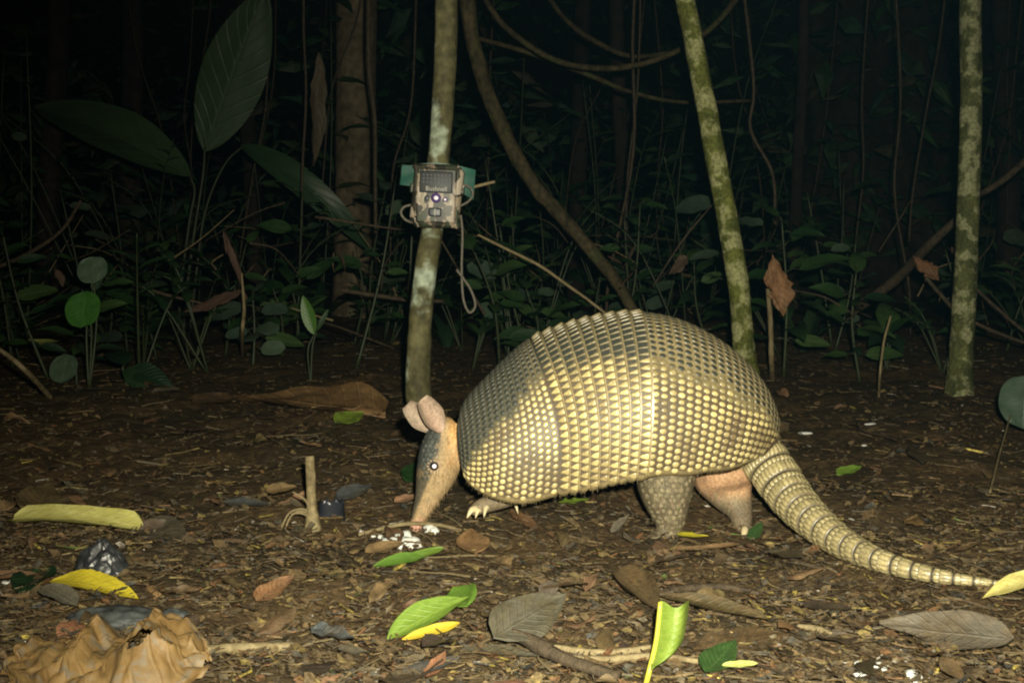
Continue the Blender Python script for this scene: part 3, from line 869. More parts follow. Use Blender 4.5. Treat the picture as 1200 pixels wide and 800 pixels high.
# ------------------------------------------------------------------ trees
def trunk_thing(name, path, radii, mat, label, group=None, cat='tree', n=20, lump=.10, sub=60, extend=True):
    """a standing stem with its foot in the soil; runs on above the picture"""
    P = catmull([(*p, r) for p, r in zip(path, radii)], sub)
    b = Vector(P[0][:3]); b.z = tz(b.x, b.y)
    t = empty(name, b, label, cat, group)
    v, f, uv = tube([p[:3] for p in P], [p[3] for p in P], n, lump, seed=R.random() * 50)
    wpart('trunk', v, f, M[mat], t, None, uv)
    return t
def above(p, q, k): return Vector(p) + (Vector(p) - Vector(q)) * k
Yt = 1.95
pts = [ground(497, 503), at(491, 465, Yt), at(490, 430, Yt), at(493, 370, Yt), at(500, 310, Yt), at(507, 262, Yt), at(513, 200, Yt), at(519, 120, Yt), at(523, 50, Yt), at(523, 0, Yt), at(521, -120, Yt), at(530, -400, Yt)]
rd = [.027, .0235, .022, .0205, .020, .0195, .019, .019, .0195, .0195, .018, .014]
pts[0].y = Yt; pts[0].z = tz(pts[0].x, Yt) - .03
camtree = trunk_thing('sapling_tree', pts, rd, 'bark_lichen', 'slender trunk with pale lichen patches carrying the camouflaged box')
pts = [ground(1124, 462), at(1126, 420, 2.4), at(1131, 330, 2.4), at(1135, 230, 2.4), at(1138, 120, 2.4), at(1137, 0, 2.4), at(1139, -150, 2.4), at(1136, -480, 2.4)]
pts[0].z -= .03
trunk_thing('sapling_tree', pts, [.034, .026, .0245, .0235, .0225, .022, .021, .018], 'bark_moss2', 'straight greenish sapling trunk standing alone beside the fallen branch')
pts = [at(880, 452, 2.35), at(872, 410, 2.35), at(866, 340, 2.35), at(851, 250, 2.35), at(836, 170, 2.35), at(819, 80, 2.35), at(803, 0, 2.35), at(780, -110, 2.35), at(740, -420, 2.35)]
trunk_thing('sapling_tree', pts, [.026, .0235, .0225, .022, .0215, .0205, .0195, .018, .016], 'bark_moss', 'leaning mossy yellow-green sapling trunk rising behind the armadillo')
pts = [at(413, 362, 4.6), at(414, 330, 4.6), at(415, 240, 4.6), at(417, 120, 4.6), at(418, 0, 4.6), at(420, -150, 4.6), at(425, -420, 4.6)]
pts[0].z = tz(pts[0].x, 4.6) - .03
trunk_thing('forest_tree', pts, [.098, .085, .08, .082, .083, .08, .07], 'bark_dark', 'thick straight brown trunk behind the large upright leaf', n=28, lump=.05)
pts = [at(1032, 330, 6.2), at(1030, 280, 6.2), at(1028, 150, 6.2), at(1026, 0, 6.2), at(1030, -300, 6.2)]
pts[0].z = tz(pts[0].x, 6.2) - .05
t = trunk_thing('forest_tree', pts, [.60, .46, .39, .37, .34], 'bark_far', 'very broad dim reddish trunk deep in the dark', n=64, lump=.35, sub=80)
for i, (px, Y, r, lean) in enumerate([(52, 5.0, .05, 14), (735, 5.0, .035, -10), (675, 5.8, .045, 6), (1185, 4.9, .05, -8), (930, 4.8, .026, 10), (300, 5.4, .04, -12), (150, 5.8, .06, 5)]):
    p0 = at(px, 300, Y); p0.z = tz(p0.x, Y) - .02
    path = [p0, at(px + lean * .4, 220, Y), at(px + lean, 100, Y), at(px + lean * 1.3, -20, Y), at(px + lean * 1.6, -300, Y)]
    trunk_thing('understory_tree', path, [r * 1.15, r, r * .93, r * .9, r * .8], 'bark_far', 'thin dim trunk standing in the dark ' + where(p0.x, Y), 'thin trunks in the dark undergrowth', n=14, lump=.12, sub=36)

# ------------------------------------------------------------------ lianas, vines, branches
def line(name, pts, radii, mat, label, cat, group=None, n=10, lump=.15, sub=48, part=None):
    """one bent stem (vine, branch, stick) as a single mesh thing"""
    P = catmull([(*p, r) for p, r in zip(pts, radii)], sub)
    b = Vector(P[0][:3])
    v, f, uv = tube([p[:3] - np.array(b) for p in P], [p[3] for p in P], n, lump, seed=R.random() * 30)
    o = obj(name, mesh(name, v, f, M[mat], None, uv), None, b)
    return tag(o, label, cat, group)
def pl(L_, Y): return [at(x, y, Y if not hasattr(Y, '__len__') else Y[i]) for i, (x, y) in enumerate(L_)]
line('liana', pl([(540, -160), (548, 0), (557, 60), (572, 110), (596, 165), (625, 215), (655, 250), (688, 288), (722, 330), (745, 372), (760, 420)], 2.8), [.019, .0195, .0195, .0185, .018, .018, .0175, .0165, .0155, .014, .013], 'liana', 'thick brown liana slanting down behind the camouflaged box', 'liana', lump=.28, n=14, sub=90)
line('liana', pl([(545, -60), (575, 10), (612, 48), (660, 74), (720, 80), (775, 68), (825, 40), (862, 0), (890, -60)], 3.2), [.0085] * 9, 'liana', 'looping vine sagging between the liana and the leaning sapling', 'liana', lump=.2)
line('liana', pl([(560, 45), (620, 62), (690, 88), (740, 108), (800, 120), (880, 118)], 3.5), [.007, .008, .008, .007, .006, .005], 'liana', 'thinner vine running below the looping vine', 'liana', lump=.2)
line('liana', pl([(620, -40), (660, 20), (700, 50), (740, 66), (790, 62)], 3.7), [.007, .008, .009, .008, .007], 'liana', 'short vine crossing above the looping vine', 'liana')
line('vine', pl([(560, 275), (592, 291), (632, 311), (662, 332), (690, 352), (714, 372), (728, 395)], 2.25), [.0022, .003, .0031, .003, .0028, .0026, .0024], 'paletwig', 'pale thin vine arching down onto the far side of the shell', 'vine', n=7, lump=.1)
line('fallen_branch', [ground(968, 392), *pl([(1000, 364), (1030, 343), (1058, 320), (1088, 288), (1120, 258)], [3.2, 3.15, 3.1, 3.0, 2.95])], [.016, .016, .015, .0145, .013, .010], 'twig', 'brown fallen branch propped towards the straight sapling', 'branch')
line('branch', pl([(1085, 325), (1105, 348), (1125, 368), (1160, 386), (1210, 404), (1260, 412)], 2.5), [.0045, .0045, .0042, .004, .0036, .003], 'twig', 'thin bent branch passing behind the straight sapling', 'branch', n=7)
line('branch', pl([(1140, 335), (1165, 358), (1190, 380), (1225, 408)], 2.55), [.004, .004, .0038, .003], 'twig', 'thin twig slanting down right of the straight sapling', 'branch', n=7)
line('branch', pl([(1240, 150), (1200, 190), (1170, 215), (1140, 232)], 2.9), [.011, .010, .009, .007], 'twig', 'brown branch poking in beside the straight sapling', 'branch')
line('stick', [ground(905, 446), *pl([(904, 420), (903, 380), (900, 338)], 2.45)], [.006, .0058, .0056, .005], 'paletwig', 'upright dead stick under the hanging torn brown leaf', 'stick', n=8)
line('stick', [ground(1030, 466), *pl([(1031, 440), (1036, 400), (1044, 370)], 2.3)], [.0028, .0027, .0026, .002], 'paletwig', 'thin pale seedling stalk on the bare litter', 'stick', n=6)
line('branch', pl([(0, 312), (35, 296), (72, 270), (95, 235)], 2.9), [.006, .0058, .005, .004], 'twig', 'dark thin branch slanting up by the undergrowth edge', 'branch', n=7)
line('branch', [ground(60, 466), *pl([(30, 434), (3, 412), (-40, 385)], [2.05, 2.07, 2.1])], [.005, .005, .0045, .004], 'paletwig', 'pale bent twig propped near the yellow-green fallen blade', 'branch', n=7)
line('branch', pl([(150, 330), (190, 344), (240, 356), (215, 352)], 2.7)[:3], [.004, .004, .003], 'twig', 'short twig crossing the heliconia stalks', 'branch', n=6)
line('branch', pl([(400, 340), (440, 346), (485, 352), (520, 353)], 2.9), [.006, .0065, .006, .005], 'twig', 'horizontal dead branch behind the lichened trunk', 'branch', n=7)
rv = random.Random(5)
for i in range(34):
    px = rv.uniform(-60, 1260); Y = rv.uniform(3.0, 5.6)
    y0 = rv.uniform(-90, 60); y1 = rv.uniform(200, 340); dx = rv.uniform(-70, 70)
    line('hanging_vine', pl([(px, y0 - 80), (px + dx * .2 + rv.uniform(-9, 9), y0 + (y1 - y0) * .3), (px + dx * .6 + rv.uniform(-12, 12), y0 + (y1 - y0) * .65), (px + dx, y1), (px + dx * 1.1, y1 + 60)], Y), [rv.uniform(.0022, .0055)] * 5, 'twig', 'thin dark vine hanging ' + where(at(px, 100, Y).x, Y), 'vine', 'thin vines hanging in the undergrowth', n=6, lump=.1, sub=22)

# ------------------------------------------------------------------ camouflaged box on the trunk
def rbox(w, h, d, bev=.006, seg=3):
    bm = bmesh.new(); bmesh.ops.create_cube(bm, size=1)
    bmesh.ops.scale(bm, vec=(w, d, h), verts=bm.verts)
    bmesh.ops.bevel(bm, geom=bm.edges[:] , offset=bev, segments=seg, affect='EDGES', profile=.6)
    bm.verts.index_update()
    v = [x.co.copy() for x in bm.verts]; f = [[q.index for q in ff.verts] for ff in bm.faces]; bm.free()
    return v, f
def m_camo():
    m, N, L, b = mat_new('camouflage_plastic', .45, .5)
    tc = N.new('ShaderNodeTexCoord')
    n0 = node(N, 'ShaderNodeTexNoise', Scale=40.0, Detail=3.0); L.new(tc.outputs['Object'], n0.inputs['Vector'])
    mp = N.new('ShaderNodeMapping'); mp.inputs['Scale'].default_value = (1.6, 1, .7); mp.inputs['Rotation'].default_value = (0, .6, 0)
    L.new(mixc(N, L, .04, tc.outputs['Object'], n0.outputs[1]), mp.inputs['Vector'])
    v = node(N, 'ShaderNodeTexVoronoi', Scale=70.0); L.new(mp.outputs[0], v.inputs['Vector'])
    sp = N.new('ShaderNodeSeparateColor'); L.new(v.outputs['Color'], sp.inputs[0])
    r = ramp(N, [(0, (.03, .028, .02)), (.25, (.36, .29, .21)), (.42, (.07, .06, .045)), (.6, (.55, .46, .37)), (.72, (.05, .06, .035)), (.88, (.30, .22, .16))])
    r.color_ramp.interpolation = 'CONSTANT'; L.new(sp.outputs[0], r.inputs[0]); L.new(r.outputs[0], b.inputs['Base Color'])
    bump(N, L, b, n0.outputs[0], .3, .001)
    return m
M['camo'] = m_camo()
M['blackplastic'] = m_plain('black_plastic', (.016, .018, .02), .3, 0, 80, .3, .05)
M['ledglass'] = m_plain('smoked_window', (.02, .024, .028), .5, 0, 300, .5, .0)
M['lens'] = m_plain('painted_lens_glint', (.93, .84, 1.0), .3, 0, 10, .03, 0, 1.0)  # flash glint in the lens, painted as a white-violet colour
M['lensdark'] = m_plain('lens_ring', (.10, .055, .22), .25, 0, 60, .2, .1)  # violet fringe of the lens glint, painted into the ring colour
M['pir'] = m_plain('sensor_window', (.045, .05, .065), .4, 0, 30, .3, .0)
M['letter'] = m_plain('grey_print', (.5, .47, .42), .5, 0, 30, .1, 0)
M['tape'] = m_plain('teal_ribbon', (.012, .10, .072), .4, 0, 30, .25, .3)
M['cord'] = m_plain('grey_cord', (.16, .14, .115), .75, 0, 300, .3, .6)
Yb = 1.905
bc = at(512.5, 230, Yb)
tc_ = empty('trail_camera', bc, 'camouflaged trail camera box strapped to the lichened trunk', 'camera')
tilt = math.radians(2.5)
TR = Matrix.Rotation(tilt, 4, 'Y')
def cpart(name, v, f, mat, off=(0, 0, 0), parent=None, smooth=True):
    vv = [TR @ (Vector(p) + Vector(off)) for p in v]
    return obj(name, mesh(name, vv, f, M[mat], None, None, smooth), parent or tc_)
W_, H_ = .085, .108
v, f = rbox(W_, H_, .045, .011, 4)
for p in v:                                   # ribbed, knobbly sides like moulded bark
    if abs(p.x) > W_ * .44: p.x += .0022 * math.sin(p.z * 330) + .001 * math.sin(p.z * 900)
    if abs(p.z) > H_ * .44: p.z += .0014 * math.sin(p.x * 280)
cpart('housing', v, f, 'camo')
fy = -.0225
v, f = rbox(W_ * .80, H_ * .86, .008, .004, 3); fp = cpart('front_panel', v, f, 'camo', (0, fy - .002, 0))
v, f = rbox(.056, .036, .004, .002, 2); lw = cpart('led_window', v, f, 'ledglass', (-.001, fy - .0065, .0225))
def disc(r, d, n=20):
    V = []
    for k, y in ((1, 0), (1, -d), (.82, -d * 1.15), (.01, -d * 1.2)):
        for q in range(n): a = 2 * math.pi * q / n; V.append((r * k * math.cos(a), y, r * k * math.sin(a)))
    return V, [(i * n + q, i * n + (q + 1) % n, (i + 1) * n + (q + 1) % n, (i + 1) * n + q) for i in range(3) for q in range(n)]
for r_ in range(3):
    for c_ in range(8):
        v, f = disc(.0019, .0008, 8); o = cpart('led', v, f, 'pir', (-.0225 + c_ * .0062, fy - .0086, .0225 + r_ * .006), lw)
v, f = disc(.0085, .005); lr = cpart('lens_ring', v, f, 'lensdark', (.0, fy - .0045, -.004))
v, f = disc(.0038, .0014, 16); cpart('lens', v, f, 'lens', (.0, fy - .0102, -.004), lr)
v, f = disc(.0046, .003); sr = cpart('light_sensor', v, f, 'pir', (-.0155, fy - .0055, -.005))
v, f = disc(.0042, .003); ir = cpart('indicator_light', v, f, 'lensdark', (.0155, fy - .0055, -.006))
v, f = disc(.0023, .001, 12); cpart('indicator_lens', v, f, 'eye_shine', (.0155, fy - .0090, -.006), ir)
v, f = rbox(.022, .015, .007, .003, 3); pr = cpart('motion_sensor', v, f, 'pir', (-.001, fy - .0075, -.028))
v, f = rbox(.003, .012, .002, .0006, 1); cpart('sensor_rib', v, f, 'letter', (-.001, fy - .0112, -.028), pr)
for sx in (-1, 1):
    v, f = rbox(.006, .016, .014, .002, 2); cpart('latch', v, f, 'camo', (sx * (W_ / 2 + .001), -.004, .012))
cu = bpy.data.curves.new('lettering', 'FONT'); cu.body = 'Bushnell'; cu.size = .0118; cu.align_x = 'CENTER'; cu.extrude = .0003; cu.resolution_u = 2
to = bpy.data.objects.new('tmp_text', cu); COL.objects.link(to)
dg = bpy.context.evaluated_depsgraph_get(); dg.update()
tme = bpy.data.meshes.new_from_object(to.evaluated_get(dg)); bpy.data.objects.remove(to)
tme.transform(TR @ Matrix.Translation((0, fy - .0092, .0078)) @ Matrix.Rotation(math.pi / 2, 4, 'X') @ Matrix.Scale(.92, 4)); tme.materials.clear(); tme.materials.append(M['letter'])
obj('lettering', tme, tc_)
# teal ribbon tied round the trunk behind the box, cords
rb = at(513, 206, 1.945)
def ribbon():
    mb = MB(); V = []
    path = pl([(470, 205), (480, 206), (492, 204), (512, 203), (532, 205), (545, 208), (556, 210)], [1.93, 1.928, 1.926, 1.924, 1.926, 1.93, 1.935])
    hs = [.017, .0175, .018, .018, .0195, .023, .026]; dz = [0, 0, 0, 0, -.002, -.006, -.010]
    for dy in (0, .0012):
        for p, h_, d_ in zip(path, hs, dz):
            for k in range(5):
                s = k / 4 * 2 - 1; V.append((p.x + .002 * s, p.y + dy + .002 * math.sin(k * 2 + p.x * 300), p.z + h_ * s + d_))
    n = len(path) * 5; F_ = []
    for i in range(len(path) - 1):
        for k in range(4):
            q = i * 5 + k; F_.append((q, q + 1, q + 6, q + 5)); F_.append((n + q, n + q + 5, n + q + 6, n + q + 1))
    V = [tuple(Vector(p) - rb) for p in V]
    tag(obj('ribbon', mesh('ribbon', V, F_, M['tape']), None, rb), 'dark teal ribbon tied round the trunk behind the camouflaged box', 'ribbon')
ribbon()
line('cord', pl([(488, 262), (476, 258), (470, 250), (473, 243), (484, 240), (500, 241)], 1.90), [.0022] * 6, 'cord', 'grey cord looping out beside the box on the ribbon end', 'cord', n=7, lump=0)
line('cord', pl([(538, 242), (549, 236), (554, 228), (551, 220), (540, 216), (524, 218)], 1.905), [.002] * 6, 'cord', 'thin cord looped behind the box below the poking stick', 'cord', n=7, lump=0)
line('cord', pl([(540, 252), (542, 275), (541, 315), (543, 350), (550, 366), (557, 358), (552, 340), (542, 325), (535, 316)], [1.90, 1.898, 1.9, 1.9, 1.9, 1.9, 1.897, 1.892, 1.888]), [.0021] * 9, 'cord', 'cord hanging from the camouflaged box with a drooping loop', 'cord', n=7, lump=0, sub=60)
line('stick', pl([(540, 224), (556, 219), (580, 213)], [1.95, 1.94, 1.93]), [.003, .003, .0026], 'paletwig', 'short pale stick poking out behind the camouflaged box', 'stick', n=7)

# ------------------------------------------------------------------ large-leaved plant and other plants one can tell apart
hp = ground(214, 392)
hel = empty('heliconia_plant', hp, 'tall plant with three huge paddle-shaped leaves on thin stalks', 'plant')
def pstem(parent, pts, radii, mat='stem', sub=30, n=8):
    P = catmull([(*p, r) for p, r in zip(pts, radii)], sub)
    v, f, uv = tube([p[:3] for p in P], [p[3] for p in P], n, .05)
    return wpart('stem', v, f, M[mat], parent, None, uv)
Yh = hp.y
pstem(hel, [hp - Vector((0, 0, .02)), at(219, 340, Yh), at(228, 270, Yh), at(238, 205, Yh), at(240, 172, Yh)], [.009, .008, .0065, .005, .004])
pstem(hel, [hp + Vector((.02, .01, -.02)), at(229, 330, Yh), at(240, 250, Yh), at(262, 195, Yh), at(286, 170, Yh)], [.007, .006, .005, .004, .003])
pstem(hel, [hp + Vector((-.02, .01, -.02)), at(213, 330, Yh), at(222, 260, Yh), at(228, 225, Yh), at(223, 206, Yh)], [.008, .007, .006, .005, .004])
lm = leaf_mesh('paddle_leaf', M['bigleaf'], L=1, W=.36, shape='lance', curl=.25, fold=.16, wav=.03, nl=24, nw=10, seed=4)
place_leaf('leaf', lm, at(240, 178, Yh), at(311, -14, Yh + .12), roll=.25, parent=hel, up=(.3, -1, .2))
lm = leaf_mesh('paddle_leaf', M['bigleaf'], L=1, W=.30, shape='lance', curl=-.55, fold=.30, wav=.04, nl=24, nw=10, seed=9)
place_leaf('leaf', lm, at(224, 207, Yh), at(36, 118, Yh + .10), roll=-.1, parent=hel, up=(.2, -.75, .7))
lm = leaf_mesh('paddle_leaf', M['bigleaf'], L=1, W=.15, shape='lance', curl=-1.5, fold=.22, wav=.05, nl=24, nw=10, seed=13)
place_leaf('leaf', lm, at(282, 170, Yh), at(452, 300, Yh - .10), roll=.3, parent=hel, up=(.3, -.8, .6))
def plant_from(name, base, leaves, label, cat='plant', stem_r=.003, group=None, stem_mat='stem'):
    """leaves: list of (base point, tip point, mesh, roll, up)"""
    e = empty(name, base, label, cat, group)
    for b, t, me, ro, up in leaves:
        mid = (Vector(base) * .45 + Vector(b) * .55) + Vector((R.uniform(-.01, .01), R.uniform(-.01, .01), .01))
        pstem(e, [Vector(base) - Vector((0, 0, .012)), mid, Vector(b)], [stem_r, stem_r * .8, stem_r * .6], stem_mat, 12, 6)
        place_leaf('leaf', me, b, t, ro, e, 1.0, up)
    return e
LMs = {}
def LM(key, mat, **k):
    if key not in LMs: LMs[key] = leaf_mesh('leaf_' + key, M[mat], **k)
    return LMs[key]
LM('round_g', 'freshgreen', L=1, W=.9, shape='round', fold=.1, wav=.05, nl=14, nw=8, seed=2)
M['seedleaf'] = m_leaf('seedling_leaf', (.05, .13, .018), (.08, .18, .03), .4, (.12, .22, .06), .4, None, 0, .3, .1)
LM('round_s', 'seedleaf', L=1, W=.95, shape='round', fold=.08, wav=.05, nl=14, nw=8, seed=2)
LM('round_b', 'bluegreen', L=1, W=1.0, shape='round', fold=.06, wav=.05, nl=14, nw=8, seed=3)
b = ground(104, 455); Y = b.y
plant_from('seedling', b, [(at(100, 341, Y - .02), at(95, 384, Y - .05), LMs['round_s'], .1, (0, -1, .2)), (at(110, 332, Y), at(107, 301, Y + .03), LMs['round_b'], 0, (0, -1, .6)), (at(108, 340, Y), at(122, 322, Y + .02), LM('ov_d', 'darkgreen', L=1, W=.5, shape='ovate', curl=-.5, fold=.15, wav=.05, seed=5), .3, (0, -.7, .7))], 'seedling with one bright round leaf below a pale round one')
b = ground(364, 445); Y = b.y
plant_from('seedling', b, [(at(368, 392, Y), at(355, 346, Y), LM('sp_g', 'seedleaf', L=1, W=.34, shape='lance', curl=.1, fold=.25, wav=.02, seed=6), .2, (-.3, -1, .2)), (at(371, 388, Y), at(385, 362, Y), LM('sp_d', 'green', L=1, W=.2, shape='lance', curl=-.4, fold=.2, seed=7), .2, (0, -1, .4))], 'seedling with one upright spear-shaped green leaf')
b = ground(150, 450); Y = b.y
plant_from('seedling', b, [(at(152, 432, Y), at(205, 455, Y - .03), LM('big_d', 'darkgreen', L=1, W=.5, shape='ovate', curl=-.6, fold=.15, wav=.05, seed=8), .2, (0, -.5, .8)), (at(150, 430, Y), at(172, 470, Y - .06), LMs['big_d'], -.3, (0, -.6, .8)), (at(146, 428, Y), at(128, 410, Y + .1), LMs['big_d'], .2, (0, -.5, .8))], 'low seedling with drooping very dark pointed leaves on the litter')
b = ground(90, 450); Y = b.y
plant_from('seedling', b, [(at(78, 415, Y), at(72, 449, Y - .03), LMs['round_b'], .2, (0, -1, .3))], 'seedling with a single drooping blue-green disc leaf')
b = ground(1208, 520); Y = b.y
plant_from('seedling', b, [(at(1205, 440, Y), at(1199, 502, Y - .02), LMs['round_b'], .0, (-.1, -1, .15))], 'seedling with a big pale grey-green leaf hanging at the litter edge')
b = ground(1040, 432); Y = b.y
plant_from('seedling', b, [(at(1040, 392, Y), at(1012, 376, Y - .05), LM('ov_g', 'green', L=1, W=.55, shape='ovate', curl=-.6, fold=.12, wav=.05, seed=11), .1, (0, -.6, .8)), (at(1040, 392, Y), at(1066, 372, Y - .05), LMs['ov_g'], .1, (0, -.6, .8)), (at(1041, 394, Y), at(1058, 412, Y - .1), LMs['ov_d'], .1, (0, -.6, .8)), (at(1041, 388, Y), at(1036, 352, Y + .1), LMs['ov_g'], .1, (0, -.6, .8)), (at(1041, 390, Y), at(1018, 405, Y - .08), LMs['ov_d'], .1, (0, -.6, .8))], 'umbrella-leaved seedling on a thin pale stalk by the straight sapling')
# hanging leaves
def dead_leaf(name, base, tip, key, label, roll=0, up=(0, -1, .2), cat='leaf', group=None):
    o = place_leaf(name, LMs[key], base, tip, roll, None, 1.0, up); return tag(o, label, cat, group)
M['dull_brown'] = m_leaf('withered_leaf', (.055, .034, .02), (.10, .062, .035), .65, (.12, .08, .05), .3, (.03, .022, .015), .5, 1.0, .3)
LM('torn_o', 'dry_orange', L=1, W=.42, shape='obov', curl=.6, roll=.9, fold=0, wav=.35, nl=14, nw=8, seed=21, ragged=.6, twist=.7)
LM('torn_w', 'dull_brown', L=1, W=.5, shape='ovate', curl=.5, roll=.9, fold=0, wav=.35, nl=10, nw=6, seed=27, ragged=.5, twist=.5)
LM('torn_b', 'dull_brown', L=1, W=.17, shape='lance', curl=.4, roll=1.1, fold=0, wav=.3, nl=14, nw=6, seed=22, ragged=.5, twist=1.2)
dead_leaf('dead_leaf', at(905, 298, 2.42), at(915, 372, 2.40), 'torn_o', 'torn orange-brown dead leaf hanging on an upright stick', .2)
dead_leaf('dead_leaf', at(374, 62, 2.9), at(368, 196, 2.9), 'torn_b', 'long twisted brown dead leaf hanging beside the thick trunk', .3)
dead_leaf('dead_leaf', at(262, 270, 2.7), at(288, 352, 2.7), 'torn_b', 'brown shrivelled leaf dangling over a pale dead stalk', -.3)
dead_leaf('dead_leaf', at(284, 340, 2.65), at(215, 366, 2.7), 'torn_b', 'shrivelled dead leaf lying across the heliconia stalks', .5)
dead_leaf('dead_leaf', at(1070, 300, 2.98), at(1100, 330, 2.95), 'torn_o', 'crumpled dead leaf caught on the propped fallen branch', .5)
line('stick', [ground(284, 418), *pl([(284, 390), (286, 360), (283, 320)], 2.6)], [.004, .0045, .004, .002], 'paletwig', 'pale dead stalk standing under the shrivelled dangling leaf', 'stick', n=7)

# ------------------------------------------------------------------ undergrowth plants (every one a thing with stem and leaves)
KINDS = []
LM('u1', 'green', L=1, W=.46, shape='ovate', curl=-.7, fold=.14, wav=.06, nl=8, nw=4, seed=31)
LM('u2', 'darkgreen', L=1, W=.36, shape='ovate', curl=-.9, fold=.16, wav=.06, nl=8, nw=4, seed=32)
LM('u3', 'darkgreen', L=1, W=.16, shape='lance', curl=-1.1, fold=.2, wav=.02, nl=9, nw=2, seed=33)
LM('u4', 'bluegreen', L=1, W=.62, shape='round', curl=-.4, fold=.1, wav=.06, nl=8, nw=4, seed=34)
LM('u5', 'green', L=1, W=.24, shape='lance', curl=-.6, fold=.2, wav=.04, nl=8, nw=4, seed=35)
UL = {'broad': (['u1', 'u2', 'u1'], 'broad_leaf_shrub', 'low shrub with broad pointed dark green leaves', 'shrub', 'broad-leaved shrubs in the undergrowth'),
      'grass': (['u3'], 'grassy_clump', 'clump of narrow arching dark blades in the undergrowth', 'plant', 'narrow-leaved clumps in the undergrowth'),
      'round': (['u4', 'u1'], 'round_leaf_shrub', 'spindly shrub with rounded grey-green leaves in the undergrowth', 'shrub', 'round-leaved shrubs in the undergrowth'),
      'pinnate': (['u5', 'u2'], 'pinnate_shrub', 'shrub with rows of narrow leaflets along arching stems', 'shrub', 'feather-leaved shrubs in the undergrowth')}
def undergrowth(kind, base, hgt, n, size, rg):
    keys, nm, lab, cat, grp = UL[kind]
    e = empty(nm, base, lab, cat, grp)
    base = Vector(base)
    if kind == 'grass':
        for i in range(n):
            a = rg.uniform(0, 6.28); l = size * rg.uniform(1.6, 3.0)
            b0 = base + Vector((math.cos(a) * .015, math.sin(a) * .015, -.01))
            t = b0 + Vector((math.cos(a) * l * .55, math.sin(a) * l * .55, l * rg.uniform(.45, .9)))
            place_leaf('leaf', LMs['u3'], b0, t, rg.uniform(-.3, .3), e, 1.0, (0, 0, 1))
        return e
    if kind == 'pinnate':
        ns = max(2, n // 7)
        for s in range(ns):
            a = rg.uniform(0, 6.28); rr = hgt * rg.uniform(.3, .75)
            tip = base + Vector((math.cos(a) * rr, math.sin(a) * rr * .7, hgt * rg.uniform(.55, 1.0)))
            mid = (base + tip) / 2 + Vector((0, 0, hgt * .18))
            P = catmull([base - Vector((0, 0, .01)), mid, tip], 12)
            v, f, uv = tube(P, [.003 - .0018 * k / 12 for k in range(13)], 5); wpart('stem', v, f, M['stem'], e)
            for k in range(7):
                q = Vector(P[5 + k]); dr = Vector(P[min(6 + k, 12)]) - Vector(P[4 + k]); dr.normalize()
                sd = dr.cross(Vector((0, 0, 1))); sd.normalize()
                l = size * rg.uniform(.7, 1.1) * (1 - .3 * k / 7)
                sg = 1 if k % 2 else -1
                place_leaf('leaf', LMs[keys[s % 2]], q, q + (sd * sg * .85 + dr * .5 + Vector((0, 0, -.12))) * l, rg.uniform(-.2, .2), e, 1.0, (0, -.35, 1))
        return e
    lean = Vector((rg.uniform(-.25, .25), rg.uniform(-.25, .1), 1)) * hgt
    P = catmull([base - Vector((0, 0, .01)), base + lean * .5 + Vector((rg.uniform(-.03, .03), 0, 0)), base + lean], 12)
    v, f, uv = tube(P, [.0045 - .0025 * k / 12 for k in range(13)], 6); wpart('stem', v, f, M['stem'], e)
    for i in range(n):
        k = 3 + int(9.99 * i / n); q = Vector(P[min(k, 12)]); a = i * 2.4 + rg.uniform(-.5, .5)
        l = size * rg.uniform(.65, 1.25)
        d = Vector((math.cos(a), math.sin(a) * .8 - .15, rg.uniform(-.25, .45))); d.normalize()
        b0 = q + d * l * .25
        v, f, uv = tube([q, q + d * l * .12 + Vector((0, 0, .006)), b0 + d * l * .04], [.0017, .0014, .0011], 4); wpart('leaf_stalk', v, f, M['stem'], e)
        place_leaf('leaf', LMs[rg.choice(keys)], b0, b0 + d * l, rg.uniform(-.5, .5), e, 1.0, (rg.uniform(-.3, .3), -.6, 1))
    return e
ru = random.Random(77)
taken = []
for i in range(118):
    Y = ru.uniform(2.55, 5.2) if i > 40 else ru.uniform(2.5, 3.4)
    px = ru.uniform(-120, 1320)
    if Y < 3.2 and 930 < px < 1120 and ru.random() < .6: continue
    p = at(px, 330, Y); z = tz(p.x, Y)
    kind = ru.choice(['broad', 'broad', 'pinnate', 'grass', 'round', 'broad', 'pinnate'])
    hgt = ru.uniform(.14, .55) if Y < 3.4 else ru.uniform(.3, 1.25)
    n = {'broad': ru.randint(8, 15), 'round': ru.randint(7, 12), 'grass': ru.randint(9, 16), 'pinnate': ru.choice([14, 21, 28])}[kind]
    e = undergrowth(kind, (p.x, Y, z), hgt, n, ru.uniform(.05, .11) if Y < 3.4 else ru.uniform(.07, .15), ru)
    sz = 'tall' if hgt > .75 else ('knee-high' if hgt > .38 else 'low')
    e['label'] = {'broad': sz + ' shrub with broad pointed leaves ', 'grass': 'clump of narrow arching blades ', 'round': sz + ' shrub with rounded grey-green leaves ', 'pinnate': sz + ' shrub with feathery rows of leaflets '}[kind] + where(p.x, Y)

